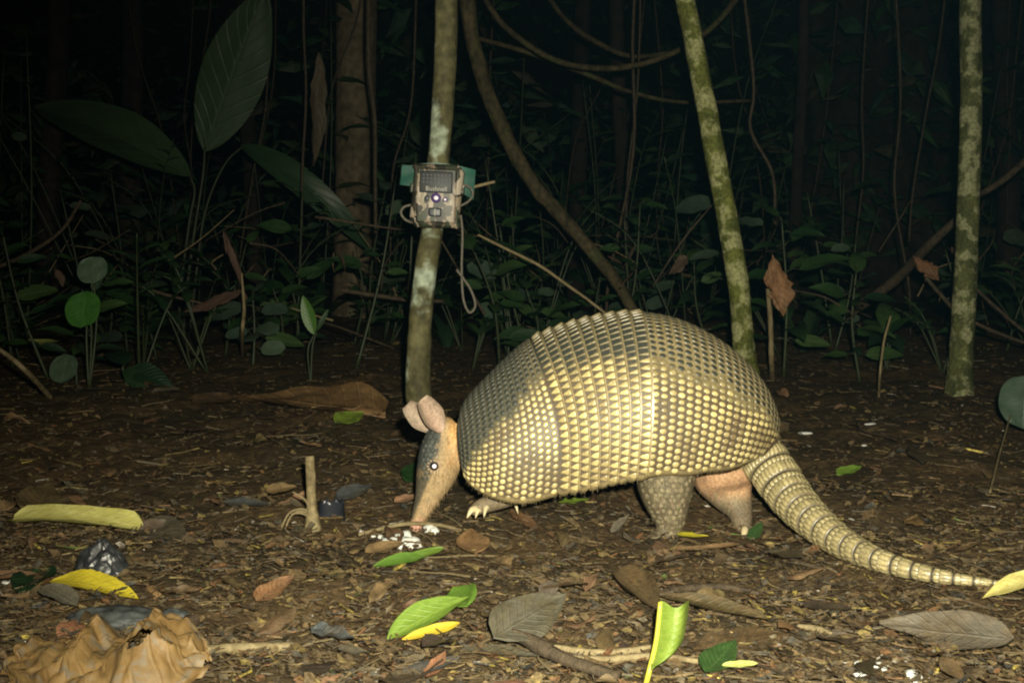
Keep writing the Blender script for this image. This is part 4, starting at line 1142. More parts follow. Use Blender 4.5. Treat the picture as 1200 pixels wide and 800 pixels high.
# mass of foliage deep in the forest that reads as one
def foliage_mass():
    mb = MB(); rg = random.Random(3)
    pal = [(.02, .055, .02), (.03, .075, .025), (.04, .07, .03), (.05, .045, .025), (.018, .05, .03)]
    for i in range(26000):
        Y = rg.uniform(4.6, 13.0)
        x = rg.uniform(-.62, .62) * Y * 1.15
        zmax = CAM_H + Y * .36
        z = zmax * rg.random() ** 1.15
        if mnoise.noise((x * .9, Y * .9, z * .9)) < -.12: continue
        l = rg.uniform(.07, .20); w = l * rg.uniform(.25, .5)
        a = rg.uniform(0, 6.28); e = rg.uniform(-.9, .5); ro = rg.uniform(-.8, .8)
        d = Vector((math.cos(a) * math.cos(e), math.sin(a) * math.cos(e), math.sin(e)))
        s = d.cross(Vector((0, .5, 1))).normalized(); u = s.cross(d); s = s * math.cos(ro) + u * math.sin(ro)
        p = Vector((x, Y, z + tz(x, Y)))
        c = rg.choice(pal); k = rg.uniform(.7, 1.3)
        mb.add([p, p + d * l * .4 + s * w * .5, p + d * l * .45 + u * l * .06, p + d * l * .4 - s * w * .5, p + d * l - u * l * .15], [(0, 1, 2), (0, 2, 3), (1, 4, 2), (2, 4, 3)], tuple(q * k for q in c))
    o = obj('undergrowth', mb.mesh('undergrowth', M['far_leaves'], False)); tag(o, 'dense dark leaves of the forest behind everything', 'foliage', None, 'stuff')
foliage_mass()

rd_ = random.Random(41)
for i in range(70):
    Y = rd_.uniform(2.6, 4.4); px = rd_.uniform(-80, 1280); p = at(px, rd_.uniform(255, 390), Y)
    p.z = max(p.z, tz(p.x, Y) + .01)
    a = rd_.uniform(0, 6.28); l = rd_.uniform(.12, .45); e = rd_.uniform(-.5, 1.0)
    d = Vector((math.cos(a) * math.cos(e), math.sin(a) * math.cos(e) * .5, math.sin(e)))
    q = p - d * l * .5; r_ = p + d * l * .5
    for w in (q, r_): w.z = max(w.z, tz(w.x, w.y) + .004)
    line('dead_twig', [q, p + Vector((rd_.uniform(-.03, .03), 0, rd_.uniform(-.03, .03))), r_], [rd_.uniform(.0015, .004), .0022, .0012], 'twig' if i % 3 else 'paletwig', 'dead twig tangled ' + where(p.x, Y), 'twig', 'dead twigs tangled in the undergrowth', 6, .1, 14)
for i in range(34):
    Y = rd_.uniform(2.3, 3.8); px = rd_.uniform(-60, 1260); p = at(px, rd_.uniform(300, 400), Y)
    zt = tz(p.x, Y); p.z = max(zt + .02, min(p.z, zt + .22)); l = rd_.uniform(.04, .085)
    a = rd_.uniform(0, 6.28); d = Vector((math.cos(a) * .6, -.25, -rd_.uniform(.1, 1.0))).normalized()
    p.z += l
    o = place_leaf('dead_leaf', LMs[rd_.choice(['torn_b', 'torn_b', 'torn_w'])], p, p + d * l, rd_.uniform(-1, 1), None, 1.0, (rd_.uniform(-.5, .5), -1, .3))
    tag(o, 'withered brown leaf caught ' + where(p.x, Y), 'leaf', 'withered leaves caught in the undergrowth')

# humid air of the forest at night
HB = bmesh.new(); bmesh.ops.create_cube(HB, size=1); HB.verts.index_update()
hv = [(v.co.x * 140, v.co.y * 190 + 35, v.co.z * 6.9 + 2.2) for v in HB.verts]; hf = [[q.index for q in f.verts] for f in HB.faces]; HB.free()
mh = bpy.data.materials.new('humid_air'); mh.use_nodes = True
mh.node_tree.nodes.clear()
vo = mh.node_tree.nodes.new('ShaderNodeOutputMaterial'); pv = mh.node_tree.nodes.new('ShaderNodeVolumePrincipled')
pv.inputs['Color'].default_value = (.28, .72, 1.0, 1); pv.inputs['Density'].default_value = .0006
mh.node_tree.links.new(pv.outputs[0], vo.inputs['Volume'])
tag(obj('haze', mesh('haze', hv, hf, mh, None, None, False)), 'thin humid night air between the trunks', 'haze', None, 'stuff')
# ------------------------------------------------------------------ forest litter
def litter_stuff():
    mb = MB(); rg = random.Random(8)
    pal = [(.11, .07, .035), (.16, .105, .05), (.07, .046, .026), (.045, .032, .02), (.20, .145, .07), (.13, .11, .075), (.09, .075, .055), (.22, .165, .06), (.06, .06, .055), (.15, .075, .035)]
    N_ = 42000
    for i in range(N_):
        px = rg.uniform(-330, 1530); py = 372 + 500 * rg.random() ** .85 if i % 5 else rg.uniform(600, 830)
        p = ground_fast(px, py)
        if p is None: continue
        z = tz(p[0], p[1])
        s = rg.uniform(.0014, .0048) * (1 + .35 * (p[1] - .9))
        if rg.random() < .07: s *= 1.9
        c = rg.choice(pal); k = rg.uniform(.65, 1.35)
        if rg.random() < .012: c = (.42, .33, .07)
        elif rg.random() < .010: c = (.5, .46, .40)
        elif rg.random() < .003: c = (.09, .15, .03)
        c = tuple(q * k for q in c)
        t = rg.random()
        a = rg.uniform(0, 6.28)
        if t < .30:                                     # splinters and rootlets
            l = s * rg.uniform(2, 5); r = s * .12 + .0002
            d = Vector((math.cos(a), math.sin(a), rg.uniform(-.15, .25))); q = Vector((p[0], p[1], z + .002 + rg.random() * .004))
            sd = d.cross(Vector((0, 0, 1))).normalized() * r; b = rg.uniform(-.2, .2) * l * sd.normalized()
            P = [q - d * l / 2, q + b, q + d * l / 2]; V = []
            for w in P: V += [w + sd, w - sd * .5 + Vector((0, 0, r)), w - sd * .5 - Vector((0, 0, r))]
            mb.add(V, [(0, 1, 4, 3), (1, 2, 5, 4), (2, 0, 3, 5), (3, 4, 7, 6), (4, 5, 8, 7), (5, 3, 6, 8)], c)
        elif t < .80:                                   # leaf crumbs
            n = rg.randint(4, 6); tilt = rg.uniform(-.6, .6); tl2 = rg.uniform(-.5, .5)
            V = [Vector((p[0], p[1], z + .003 + s * .3))]
            for q in range(n):
                b = a + 6.283 * q / n; r = s * rg.uniform(.6, 1.4)
                x, y = math.cos(b) * r, math.sin(b) * r * .8
                V.append(V[0] + Vector((x, y, x * tilt + y * tl2 + rg.uniform(-.2, .35) * s)))
            mb.add(V, [(0, 1 + q, 1 + (q + 1) % n) for q in range(n)], c)
        else:                                           # crumbs of soil
            r = s * .55; o = Vector((p[0], p[1], z + r * .4)); V = []
            for d in ((1, 0, 0), (-1, 0, 0), (0, 1, 0), (0, -1, 0), (0, 0, 1), (0, 0, -1)):
                V.append(o + Vector(d) * r * rg.uniform(.6, 1.3))
            c = tuple(q * .55 for q in c)
            mb.add(V, [(0, 2, 4), (2, 1, 4), (1, 3, 4), (3, 0, 4), (2, 0, 5), (1, 2, 5), (3, 1, 5), (0, 3, 5)], c)
    tag(obj('leaf_litter', mb.mesh('leaf_litter', M['litter'], False)), 'crumbs of dead leaf, rootlets and soil covering the forest floor', 'litter', None, 'stuff')
def ground_fast(px, py):
    w = (400.0 - py) / F_PX
    dy = math.cos(PITCH) + math.sin(PITCH) * w; dz = -math.sin(PITCH) + math.cos(PITCH) * w
    if dz >= -.012: return None
    k = -CAM_H / dz
    return ((px - 600) / F_PX * k, dy * k)
litter_stuff()

LIT = {}
for q in range(4):
    LIT[('tan', q)] = leaf_mesh('fallen_leaf_tan', M['dry_tan'], L=1, W=R.uniform(.35, .55), shape=['ovate', 'lance', 'obov', 'ovate'][q], curl=R.uniform(-.9, 1.1), roll=R.uniform(.2, 1.1), fold=.1, wav=R.uniform(.1, .3), nl=9, nw=5, seed=100 + q, ragged=.25, twist=R.uniform(-.7, .7))
    LIT[('brown', q)] = leaf_mesh('fallen_leaf_brown', M['dry_brown'], L=1, W=R.uniform(.35, .6), shape=['ovate', 'obov', 'lance', 'ovate'][q], curl=R.uniform(-.8, .9), roll=R.uniform(.2, 1.2), fold=.1, wav=R.uniform(.1, .35), nl=9, nw=5, seed=110 + q, ragged=.3, twist=R.uniform(-.6, .6))
    LIT[('grey', q)] = leaf_mesh('fallen_leaf_grey', M['dry_grey'], L=1, W=R.uniform(.4, .6), shape=['ovate', 'obov', 'lance', 'round'][q], curl=R.uniform(-.5, .5), roll=R.uniform(.2, .7), fold=.1, wav=R.uniform(.1, .25), nl=9, nw=5, seed=120 + q, ragged=.25, twist=R.uniform(-.4, .4))
    LIT[('dark', q)] = leaf_mesh('fallen_leaf_dark', M['dark_wet'], L=1, W=R.uniform(.4, .6), shape=['ovate', 'obov', 'lance', 'round'][q], curl=R.uniform(-.5, .5), roll=R.uniform(.2, .8), fold=.1, wav=R.uniform(.1, .25), nl=9, nw=5, seed=130 + q, ragged=.25)
    LIT[('orange', q)] = leaf_mesh('fallen_leaf_rust', M['dry_orange'], L=1, W=R.uniform(.4, .6), shape=['ovate', 'obov', 'lance', 'ovate'][q], curl=R.uniform(-.8, .8), roll=R.uniform(.3, 1.2), fold=.1, wav=R.uniform(.2, .4), nl=9, nw=5, seed=140 + q, ragged=.3, twist=R.uniform(-.8, .8))
LITLAB = {'tan': ('curled tan dead leaf lying in the litter', 'curled tan leaves in the litter'), 'brown': ('rumpled brown dead leaf pressed into the litter', 'brown leaves in the litter'),
          'grey': ('greyish flat decaying leaf lying in the litter', 'greyish leaves in the litter'), 'dark': ('dark wet rotting leaf lying in the litter', 'dark wet leaves in the litter'), 'orange': ('small rust-coloured dead leaf lying in the litter', 'rust-coloured leaves in the litter')}
FLM = [(90, 612, 'near the pale yellow-green blade'), (110, 690, 'near the bright yellow leaf'), (130, 760, 'by the big crumpled leaf'), (365, 610, 'near the cut wooden stub'), (365, 470, 'near the large ribbed orange leaf'), (290, 765, 'by the pale wood splinter'), (470, 640, 'by the white crumbs at the snout'), (505, 730, 'by the bent green leaf'), (620, 745, 'by the broad grey-brown leaf'), (780, 750, 'by the upright green leaf'), (860, 740, 'on the wide brown leaf patch'), (800, 640, 'by the hind feet'), (650, 620, 'under the shell hem'), (1020, 640, 'along the ringed tail'), (1110, 745, 'by the large flat grey-brown leaf'), (1040, 785, 'by the white scraps'), (1180, 690, 'by the leaf over the tail tip'), (980, 520, 'beyond the tail root'), (1125, 480, 'at the foot of the straight sapling'), (1190, 540, 'under the grey-green hanging leaf'), (490, 510, 'at the foot of the lichened trunk'), (160, 460, 'by the low dark seedling'), (60, 500, 'between the pale bent twig and the yellow-green blade'), (920, 430, 'under the hanging torn leaf'), (220, 540, 'on the open floor left of the stub')]
def fwhere(px, py): return min(FLM, key=lambda q: (q[0] - px) ** 2 + (1.6 * (q[1] - py)) ** 2)[2]
LSH = {'tan': 'curled tan dead leaf ', 'brown': 'rumpled brown dead leaf ', 'grey': 'greyish flat decaying leaf ', 'dark': 'dark wet rotting leaf ', 'orange': 'small rust-coloured dead leaf '}
def off_tail(px, py):
    return min(math.hypot(px - x_, py - y_) - r_ for x_, y_, r_, _ in [tuple(a_ + (b_ - a_) * k_ / 4 for a_, b_ in zip(TAIL[i_], TAIL[i_ + 1])) for i_ in range(len(TAIL) - 1) for k_ in range(5)]) > 26
rl = random.Random(21)
for i in range(300):
    px = rl.uniform(-160, 1360); py = 405 + 430 * rl.random() ** .8
    g = ground_fast(px, py)
    if g is None or (460 < px < 900 and 470 < py < 605) or not off_tail(px, py): continue
    k = rl.choices(['tan', 'brown', 'grey', 'dark', 'orange'], [3, 5, 2.2, 3, 1.0])[0]
    me = LIT[(k, rl.randrange(4))]
    o = obj('fallen_leaf', me)
    L_ = rl.uniform(.016, .048) * (1 + .3 * (g[1] - .9)); 
    o.location = (g[0], g[1], tz(*g) + .004 + L_ * .04)
    o.rotation_euler = (rl.uniform(-.3, .3), rl.uniform(-.35, .35) + (math.pi if rl.random() < .4 else 0), rl.uniform(0, 6.28))
    o.scale = (L_, L_, L_ * .8)
    tag(o, LSH[k] + fwhere(px, py), 'leaf', LITLAB[k][1])
TW = []
for q in range(5):
    P = catmull([(0, 0, 0), (.3, R.uniform(-.05, .05), .01), (.65, R.uniform(-.08, .08), 0), (1, R.uniform(-.05, .05), .015)], 9)
    v, f, uv = tube(P, [.018 - .008 * k / 9 for k in range(10)], 6, .3, seed=q * 3.1)
    TW.append(mesh('fallen_twig', v, f, M['twig' if q < 3 else 'paletwig'], None, uv))
for i in range(95):
    px = rl.uniform(-150, 1350); py = 405 + 420 * rl.random() ** .8
    g = ground_fast(px, py)
    if g is None or (480 < px < 890 and 470 < py < 600) or not off_tail(px, py): continue
    q = rl.randrange(5); o = obj('fallen_twig', TW[q]); L_ = rl.uniform(.03, .10)
    o.location = (g[0], g[1], tz(*g) + .004); o.rotation_euler = (0, rl.uniform(-.08, .08), rl.uniform(0, 6.28)); o.scale = (L_, L_ * .8, L_ * .8)
    tag(o, ('thin dark twig lying ' if q < 3 else 'thin pale twig lying ') + fwhere(px, py), 'twig', 'dark twigs in the litter' if q < 3 else 'pale twigs in the litter')

# ------------------------------------------------------------------ leaves and objects one can tell apart on the floor
def floor_leaf(px0, py0, px1, py1, mat, label, lift0=.004, lift1=.004, name='fallen_leaf', cat='leaf', tiltroll=0.0, **k):
    a, b = ground(px0, py0), ground(px1, py1)
    a.z += lift0; b.z += lift1
    if px1 < px0: tiltroll = -tiltroll
    args = dict(L=1, W=.4, shape='ovate', curl=.15, roll=.3, fold=.08, wav=.08, nl=16, nw=8, seed=R.randint(1, 900)); args.update(k)
    o = place_leaf(name, leaf_mesh(name, M[mat], **args), a, b, tiltroll, None, 1.0)
    return tag(o, label, cat)
floor_leaf(14, 615, 164, 624, 'palegreen', 'long pale yellow-green curled blade lying on the litter', .006, .008, W=.17, shape='strip', roll=1.0, curl=-.25, wav=.08, tiltroll=.35, nl=24)
floor_leaf(58, 690, 162, 704, 'yellow', 'bright yellow leaf with toothed edge lying by a black stone', .008, .005, W=.27, shape='lance', roll=.7, curl=-.4, tiltroll=.35, ragged=.12, nl=30)
floor_leaf(-30, 682, 45, 682, 'dry_tan', 'narrow tan leaf lying end to end with the yellow leaf', .008, .008, W=.22, shape='lance', tiltroll=.25)
floor_leaf(50, 672, 22, 700, 'darkgreen', 'dark green leaf tucked under the end of the yellow leaf', .005, .004, W=.6)
floor_leaf(160, 618, 216, 640, 'dry_grey', 'flat grey oval leaf beside the pale yellow-green blade', .006, .005, W=.5, shape='ovate', roll=.2, tiltroll=.1)
floor_leaf(36, 606, 60, 584, 'dry_brown', 'brown leaf standing behind the pale yellow-green blade', .004, .02, W=.7, tiltroll=.3)
floor_leaf(500, 664, 436, 668, 'freshgreen', 'small bright green leaf by the tan leaf near the snout', .012, .004, W=.26, shape='lance', curl=-.3, tiltroll=.45)
floor_leaf(520, 656, 466, 664, 'freshgreen', 'slim yellowish green leaf overlapping another near the snout', .014, .006, W=.22, shape='lance', tiltroll=.4)
floor_leaf(428, 656, 474, 648, 'dry_tan', 'pale tan leaf just in front of the white crumbs', .008, .012, W=.45, roll=.6, tiltroll=.3)
floor_leaf(550, 727, 453, 752, 'freshgreen', 'bright green bent leaf lying above a yellow leaf', .022, .004, W=.32, shape='obov', roll=.6, curl=-.4, tiltroll=.45, wav=.1)
floor_leaf(548, 724, 532, 703, 'freshgreen', 'small upturned green leaf tip against the bent green leaf', .012, .012, W=.7, shape='lance', tiltroll=.4)
floor_leaf(540, 742, 471, 757, 'yellow', 'slim bright yellow leaf under the bent green leaf', .010, .006, W=.22, shape='lance', roll=.4, tiltroll=.5)
floor_leaf(578, 768, 662, 728, 'dry_grey', 'broad grey-brown leaf tilted up above a reddish stick', .016, .024, W=.56, shape='ovate', roll=.2, curl=.1, tiltroll=.45)
floor_leaf(540, 765, 650, 775, 'dry_grey', 'flat faded leaf under the broad grey-brown leaf', .004, .004, W=.35)
floor_leaf(1188, 762, 1030, 742, 'dry_grey', 'large flat grey-brown leaf lying beyond the white scraps', .010, .008, W=.52, shape='ovate', roll=.3, tiltroll=.4)
floor_leaf(1222, 702, 1150, 712, 'palegreen', 'yellow-green leaf resting over the tip of the tail', .022, .010, W=.42, shape='ovate', roll=.5, curl=-.3, tiltroll=.3)
floor_leaf(800, 770, 925, 752, 'dry_brown', 'wide flat brown leaf behind the upright green leaf', .005, .006, W=.5, shape='obov', roll=.2, tiltroll=.05)
floor_leaf(724, 684, 772, 724, 'dry_brown', 'rolled reddish brown leaf behind the upright green leaf', .014, .008, W=.4, shape='lance', roll=1.2, tiltroll=.2)
floor_leaf(770, 712, 900, 742, 'dry_brown', 'long curled brown leaf lying beyond the upright green leaf', .012, .012, W=.28, shape='lance', roll=1.2)
floor_leaf(826, 796, 862, 766, 'green', 'small dark green leaf beside a pale one on brown litter', .006, .012, W=.5, tiltroll=.2)
floor_leaf(846, 790, 888, 788, 'palegreen', 'small pale green leaf beside a dark green one', .008, .008, W=.3, shape='lance', tiltroll=.3)
floor_leaf(452, 488, 272, 470, 'dry_orange', 'large ribbed tan-orange leaf lying behind the cut wooden stub', .006, .008, W=.46, shape='ovate', roll=.35, curl=-.12, wav=.10, tiltroll=.12)
floor_leaf(225, 478, 290, 470, 'dry_brown', 'olive brown leaf beside the large ribbed orange leaf', .012, .012, W=.5, shape='ovate', tiltroll=.2)
floor_leaf(394, 500, 426, 492, 'freshgreen', 'green leaf flap in front of the large ribbed orange leaf', .008, .014, W=.6, tiltroll=.35)
floor_leaf(556, 652, 552, 634, 'dry_orange', 'rust brown oval leaf flat under the front claws', .003, .014, W=.8, shape='ovate', roll=.3)
floor_leaf(598, 604, 630, 626, 'dry_orange', 'narrow orange leaf below the shell hem', .008, .005, W=.25, shape='lance')
floor_leaf(793, 632, 830, 634, 'yellow', 'dull yellow leaf between the hind feet', .006, .006, W=.34, shape='ovate', tiltroll=.2)
floor_leaf(792, 650, 868, 645, 'dry_tan', 'tan sliver of leaf in front of the far hind foot', .005, .006, W=.14, shape='strip', roll=1.0)
floor_leaf(879, 636, 893, 628, 'green', 'green leaf standing beside the far hind claw', .003, .018, W=.45, tiltroll=.3)
floor_leaf(655, 594, 690, 590, 'freshgreen', 'green scrap of leaf under the shell hem', .006, .006, W=.4, tiltroll=.2)
floor_leaf(716, 628, 738, 624, 'dry_grey', 'pale grey torn leaf standing in front of the near thigh', .004, .022, W=.5, tiltroll=.3, ragged=.4)
floor_leaf(312, 592, 348, 588, 'dry_orange', 'mustard coloured leaf behind the cut wooden stub', .018, .02, W=.6, roll=.6, tiltroll=.5)
floor_leaf(6, 408, 72, 406, 'palegreen', 'yellow-green fallen blade near the pale bent twig', .014, .02, W=.2, shape='lance', tiltroll=.4)
floor_leaf(300, 712, 345, 690, 'dry_orange', 'pale rust leaf lying flat behind the wood splinter', .006, .012, W=.6, tiltroll=.15)
floor_leaf(395, 592, 436, 580, 'slate_leaf', 'slate blue wet leaf beside the black shard', .008, .014, W=.6, tiltroll=.3)
floor_leaf(262, 596, 318, 600, 'slate_leaf', 'slate grey wet leaf left of the cut wooden stub', .008, .010, W=.4, tiltroll=.25)
floor_leaf(365, 752, 415, 762, 'slate_leaf', 'crumpled slate wet leaf beside the wood splinter', .012, .010, W=.5, roll=.9, wav=.3, tiltroll=.3)
floor_leaf(470, 800, 540, 776, 'slate_leaf', 'dull slate leaf flat below the bent green leaf', .004, .005, W=.5)
floor_leaf(940, 716, 1010, 722, 'dark_wet', 'glossy dark leaf right of the long curled brown leaf', .006, .006, W=.45, tiltroll=.1)
floor_leaf(980, 560, 1010, 552, 'freshgreen', 'tiny bright green leaf right of the tail root', .006, .008, W=.5, tiltroll=.3)
floor_leaf(462, 596, 492, 588, 'dry_tan', 'tan leaf scrap just behind the snout', .008, .010, W=.5, tiltroll=.3)
floor_leaf(478, 570, 494, 556, 'green', 'dark green leaf behind the head', .006, .018, W=.6, tiltroll=.3)

# big crumpled brown leaf
def crumpled():
    a, b = ground(8, 792), ground(262, 772)
    c = ground(140, 806)
    n = 96; V, UV, F_ = [], [], []
    rg = random.Random(4)
    for i in range(n + 1):
        for j in range(n // 2 + 1):
            t = i / n; s = 2 * j / (n // 2) - 1
            w = .060 * math.sin(math.pi * min(.97, max(.03, t)) ** .85) ** .5
            x = a.x + (b.x - a.x) * t + .006 * mnoise.noise((t * 6, s * 3, 9)); y = c.y + .012 + s * w + .010 * mnoise.noise((t * 5, s * 2, 2))
            w1 = t + .05 * mnoise.noise((t * 3, s * 2, 1.1))
            fold = abs(mnoise.noise((t * 3.6 + .4, s * 1.1, 3.3))) * .026 + abs(mnoise.noise((w1 * 15, s * 1.6, 7.1))) * .014 + .005 * abs(mnoise.noise((w1 * 38, s * 2.2, 1.2))) + .002 * mnoise.noise((w1 * 90, s * 5, 5.2))
            hump = .030 * math.exp(-((t - .74) / .20) ** 2) * (1 - .4 * s * s) + .030 * math.exp(-((t - .33) / .07) ** 2) * max(0, .4 + s * .6) + .004
            edge = (1 - abs(s) ** 3)
            V.append((x, y, tz(x, y) + .003 + (fold * .8 + hump) * (.35 + .65 * edge))); UV.append((t, j / (n // 2)))
    m = n // 2 + 1
    hole = (.70, -.45)
    for i in range(n):
        for j in range(m - 1):
            t, s = (i + .5) / n, 2 * (j + .5) / (m - 1) - 1
            if ((t - hole[0]) / .05) ** 2 + ((s - hole[1]) / .13) ** 2 < 1: continue
            q = i * m + j; F_.append((q, q + m, q + m + 1, q + 1))
    o = Vector((c.x, c.y, tz(c.x, c.y)))
    V = [tuple(Vector(p) - o) for p in V]
    tag(obj('crumpled_leaf', mesh('crumpled_leaf', V, F_, M['crumple'], None, UV), None, o), 'big crumpled orange-brown leaf with a torn hole on the litter', 'leaf')
crumpled()

# upright green leaf folded along a yellow midrib
def upright_leaf():
    base = ground(756, 806)
    e = empty('green_leaf', base, 'upright cut green leaf on a bright yellow stalk', 'leaf')
    sp_ = catmull([(base.x, base.y, tz(base.x, base.y)), at(761, 785, .832), at(769, 750, .834), at(774, 705, .838)], 16)
    v, f, uv = tube(sp_, [.0024 - .0006 * k / 16 for k in range(17)], 8)
    wpart('stalk', v, f, M['ystalk'], e)
    V, UV, F_ = [], [], []; nl, nw = 16, 8
    for i in range(nl + 1):
        t = i / nl
        kk = 6 + 10 * t; l = np.array([np.interp(kk, range(17), sp_[:, c_]) for c_ in range(3)])
        wpx = [0, 6, 14, 21, 26, 29, 31, 32, 32.5, 33, 33.5, 34, 34.5, 34.8, 35, 35, 35][i]
        for j in range(nw + 1):
            s = j / nw
            zz = l[2] + .0015 * math.sin(s * 9 + 1) * max(0, t - .8) * 5 + s * .004 * (1 - t)
            V.append((l[0] + wpx * .875 / F_PX * s, l[1] + .010 * math.sin(s * math.pi * .9) * -1 + .02 * max(0, s - .72) * t * 2, zz)); UV.append((t, .5 + s / 2))
    for i in range(nl):
        for j in range(nw):
            q = i * (nw + 1) + j; F_.append((q, q + 1, q + nw + 2, q + nw + 1))
    wpart('blade', V, F_, M['freshgreen'], e, None, UV)
M['ystalk'] = m_plain('yellow_stalk', (.55, .50, .06), .4, 0, 40, .15, .1)
upright_leaf()

# cut wooden stub with roots, black shard
sb = ground(366, 618)
st = empty('wooden_stub', sb, 'short upright cut wooden stub with pale rootlets', 'stub')
P = catmull([(*(sb - Vector((0, 0, .01))), .0125), (*at(366, 606, sb.y), .0085), (*at(365, 590, sb.y), .0062), (*at(364, 560, sb.y), .0056), (*at(363, 534, sb.y), .0054)], 24)
v, f, uv = tube([p[:3] for p in P], [p[3] for p in P], 12, .18); wpart('stem', v, f, M['wood'], st, None, uv)
for L_ in ([(362, 592), (356, 584), (343, 576)], [(360, 600), (349, 599), (340, 606), (334, 620)], [(361, 598), (351, 596), (338, 602), (328, 622)], [(361, 604), (352, 601), (341, 602)]):
    v, f, uv = tube(catmull(pl(L_, sb.y - .008), 12), [.0016 - .0006 * k / 12 for k in range(13)], 6); wpart('root', v, f, M['paletwig'], st, None, uv)
def shard():
    c = ground(388, 612); V, F_ = [], []
    n, m = 14, 5
    for side in (0, 1):
        for i in range(n + 1):
            a = math.pi * (1.0 + .98 * i / n)
            for j in range(m):
                t = j / (m - 1); r = .017 - .0014 * side
                V.append(Vector((r * math.cos(a) * (1 - .12 * t), .012 + r * .7 * math.sin(a) * -1 * .6 - .006, .001 + t * .024 * (1 + .12 * math.sin(i * 1.7)))) + Vector((0, 0, 0)))
    h = (n + 1) * m
    for i in range(n):
        for j in range(m - 1):
            q = i * m + j; F_.append((q, q + m, q + m + 1, q + 1)); F_.append((h + q, h + q + 1, h + q + m + 1, h + q + m))
        q = i * m + m - 1; F_.append((q, q + m, h + q + m, h + q))
    tag(obj('pot_shard', mesh('pot_shard', V, F_, M['blackplastic2']), None, c), 'curved black shard leaning behind the wooden stub', 'shard')
M['blackplastic2'] = m_plain('black_shard', (.02, .022, .03), .28, 0, 40, .4, .2)
shard()

# stones
def stone(px, py, wpx, hpx, mat, label, seed, peak=0.0, depth=.7):
    c = ground(px, py); k = c.y / F_PX
    bm = bmesh.new(); bmesh.ops.create_icosphere(bm, subdivisions=4, radius=1)
    for v in bm.verts:
        p = v.co; n1 = mnoise.noise((p.x * 1.5 + seed, p.y * 1.5, p.z * 1.5)); n2 = mnoise.noise((p.x * 4 + seed, p.y * 4, p.z * 4))
        n3 = mnoise.noise((p.x * 11 + seed, p.y * 11, p.z * 11)); q = p * (1 + .26 * n1 + .15 * n2 + .05 * n3)
        if peak: q.x *= 1 - peak * max(0, q.z); q.y *= 1 - peak * max(0, q.z)
        v.co = Vector((q.x * wpx * k / 2, q.y * wpx * k / 2 * depth, q.z * hpx * k * (.62 if not peak else .66) + hpx * k * .35))
    bm.verts.index_update()
    me = mesh('stone', [v.co for v in bm.verts], [[q.index for q in f.verts] for f in bm.faces], M[mat]); bm.free()
    if peak: me.polygons.foreach_set('use_smooth', np.zeros(len(me.polygons), bool))
    tag(obj('stone', me, None, c), label, 'stone')
stone(119, 676, 62, 44, 'stone_black', 'black pointed stone behind the bright yellow leaf', 3.3, .42)
stone(133, 730, 110, 20, 'stone_slate', 'flat dark slate slab in front of the bright yellow leaf', 8.1, 0, .5)
stone(203, 730, 40, 18, 'stone_slate', 'small grey stone at the end of the slate slab', 1.1, 0, .6)
# white crumbs by the snout and scraps
def crumb(px, py, s, label, group, flat=.7, elong=1.0, lift=.0):
    c = ground(px, py); bm = bmesh.new(); bmesh.ops.create_icosphere(bm, subdivisions=2, radius=1); sd = R.random() * 90
    for v in bm.verts:
        p = v.co; q = p * (1 + .4 * mnoise.noise((p.x * 1.8 + sd, p.y * 1.8, p.z * 1.8))); v.co = Vector((q.x * s * elong, q.y * s, q.z * s * flat + s * flat * .5))
    bm.verts.index_update(); me = mesh('white_crumb', [v.co for v in bm.verts], [[q.index for q in f.verts] for f in bm.faces], M['white']); bm.free()
    o = obj('white_crumb', me, None, c); o.rotation_euler = (0, 0, R.uniform(-.6, .6)); tag(o, label, 'crumb', group)
for x, y, s in ((452, 636, .004), (460, 637, .0055), (467, 634, .0065), (474, 632, .007), (477, 639, .007), (485, 637, .006), (490, 640, .0045), (470, 641, .005), (482, 641, .005), (446, 630, .0028), (437, 629, .003), (504, 622, .006), (508, 624, .005)):
    crumb(x, y, s * 1.35, 'white lumpy crumb on the ground by the snout', 'white crumbs by the snout')
for x, y, s, e in ((1008, 778, .004, 1.2), (1030, 780, .0045, 1.8), (1010, 790, .003, 3), (1034, 784, .003, 1.5), (995, 777, .0022, 2), (1050, 763, .0022, 3.5), (1068, 790, .006, .8), (1080, 797, .006, 1.5), (1062, 775, .003, .6), (1072, 802, .005, 1.4)):
    crumb(x, y, s, 'white scrap in the litter in front of the tail', 'white scraps in front of the tail', .45, e)
for x, y, s, e in ((944, 508, .006, 2.4), (1020, 497, .005, 2.6), (1012, 522, .004, 1.3), (30, 752, .003, 3), (34, 758, .003, 3), (8, 683, .004, 1.8)):
    crumb(x, y, s, 'isolated white chip lying in the litter', 'isolated white chips', .4, e)
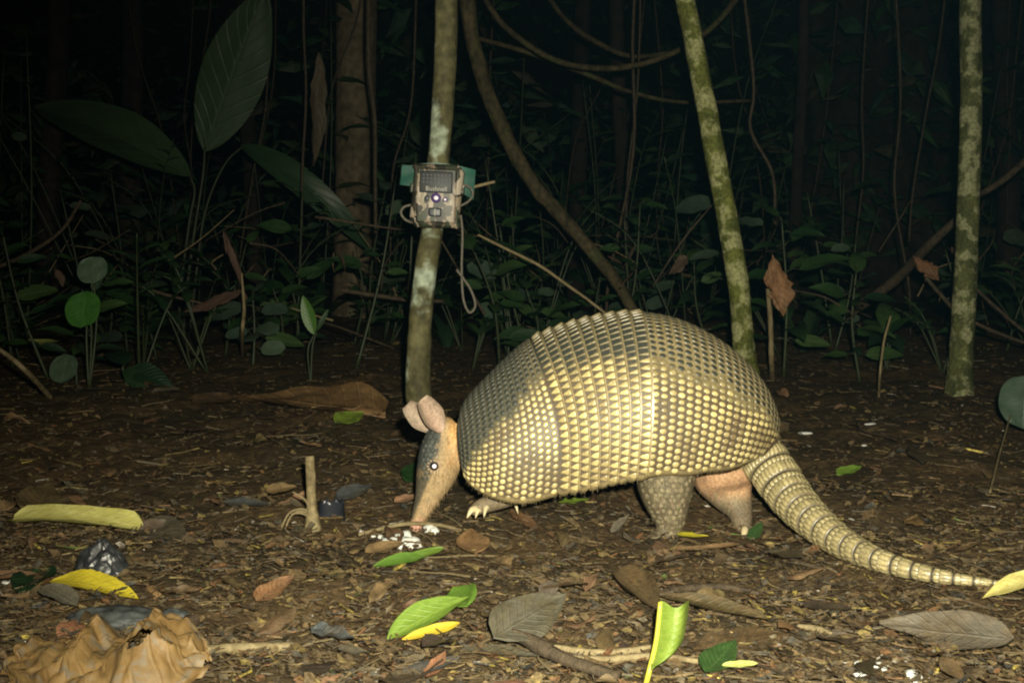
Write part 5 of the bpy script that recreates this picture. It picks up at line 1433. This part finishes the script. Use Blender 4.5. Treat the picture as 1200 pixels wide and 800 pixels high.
def gline(name, L_, r, mat, label, cat, lift=.004, n=8, lump=.25, group=None):
    line(name, [ground(x, y) + Vector((0, 0, lift + (h if len(t) > 2 else 0))) for t in L_ for x, y, h in [(t[0], t[1], t[2] if len(t) > 2 else 0)]], r, mat, label, cat, group, n, lump, 30)
gline('stick', [(600, 762, .012), (625, 772, .01), (660, 785, .006), (725, 806, .005)], [.004, .0068, .0055, .0045], 'redstick' if 'redstick' in M else 'twig', 'reddish brown stick in front of the broad grey leaf', 'stick')
gline('root', [(648, 762), (690, 770), (735, 768), (764, 763)], [.002, .0035, .0032, .0025], 'paletwig', 'tan root lying left of the yellow stalk', 'root')
gline('root', [(640, 772), (700, 778), (770, 774), (830, 782)], [.002, .003, .003, .002], 'paletwig', 'tan root passing behind the yellow stalk', 'root')
gline('wood_splinter', [(242, 766), (270, 765), (305, 764), (340, 762)], [.003, .0045, .0048, .004], 'paletwig', 'pale wood splinter beside the crumpled orange-brown leaf', 'splinter')
gline('stick', [(228, 636), (262, 637), (292, 638)], [.0028, .003, .0024], 'twig', 'purplish stick lying behind the open litter near the stub', 'stick')
gline('twig', [(462, 760), (472, 775), (487, 792)], [.001, .0012, .001], 'paletwig', 'thin pale twig below the bent green leaf', 'twig', lump=.05, n=6)
gline('stick', [(420, 630), (470, 622, .004), (510, 622, .004), (540, 625)], [.0022, .0026, .0024, .002], 'paletwig', 'tan stick lying under the snout', 'stick')
gline('stick', [(908, 648), (935, 662), (968, 672)], [.0022, .0024, .0018], 'twig', 'dark stick below the ringed tail', 'stick')
gline('stick', [(770, 700), (800, 694), (850, 692), (890, 700)], [.003, .004, .0035, .003], 'twig', 'dark root lying beyond the curled brown leaves', 'stick')
gline('stick', [(935, 738), (958, 742), (975, 748)], [.002, .003, .002], 'paletwig', 'pale split twig in the litter before the tail', 'stick')
gline('stick', [(1160, 580), (1172, 545, .02), (1184, 520, .05)], [.0016, .0014, .0011], 'paletwig', 'thin stalk standing in the litter under the grey-green leaf', 'stick', lump=.05, n=6)
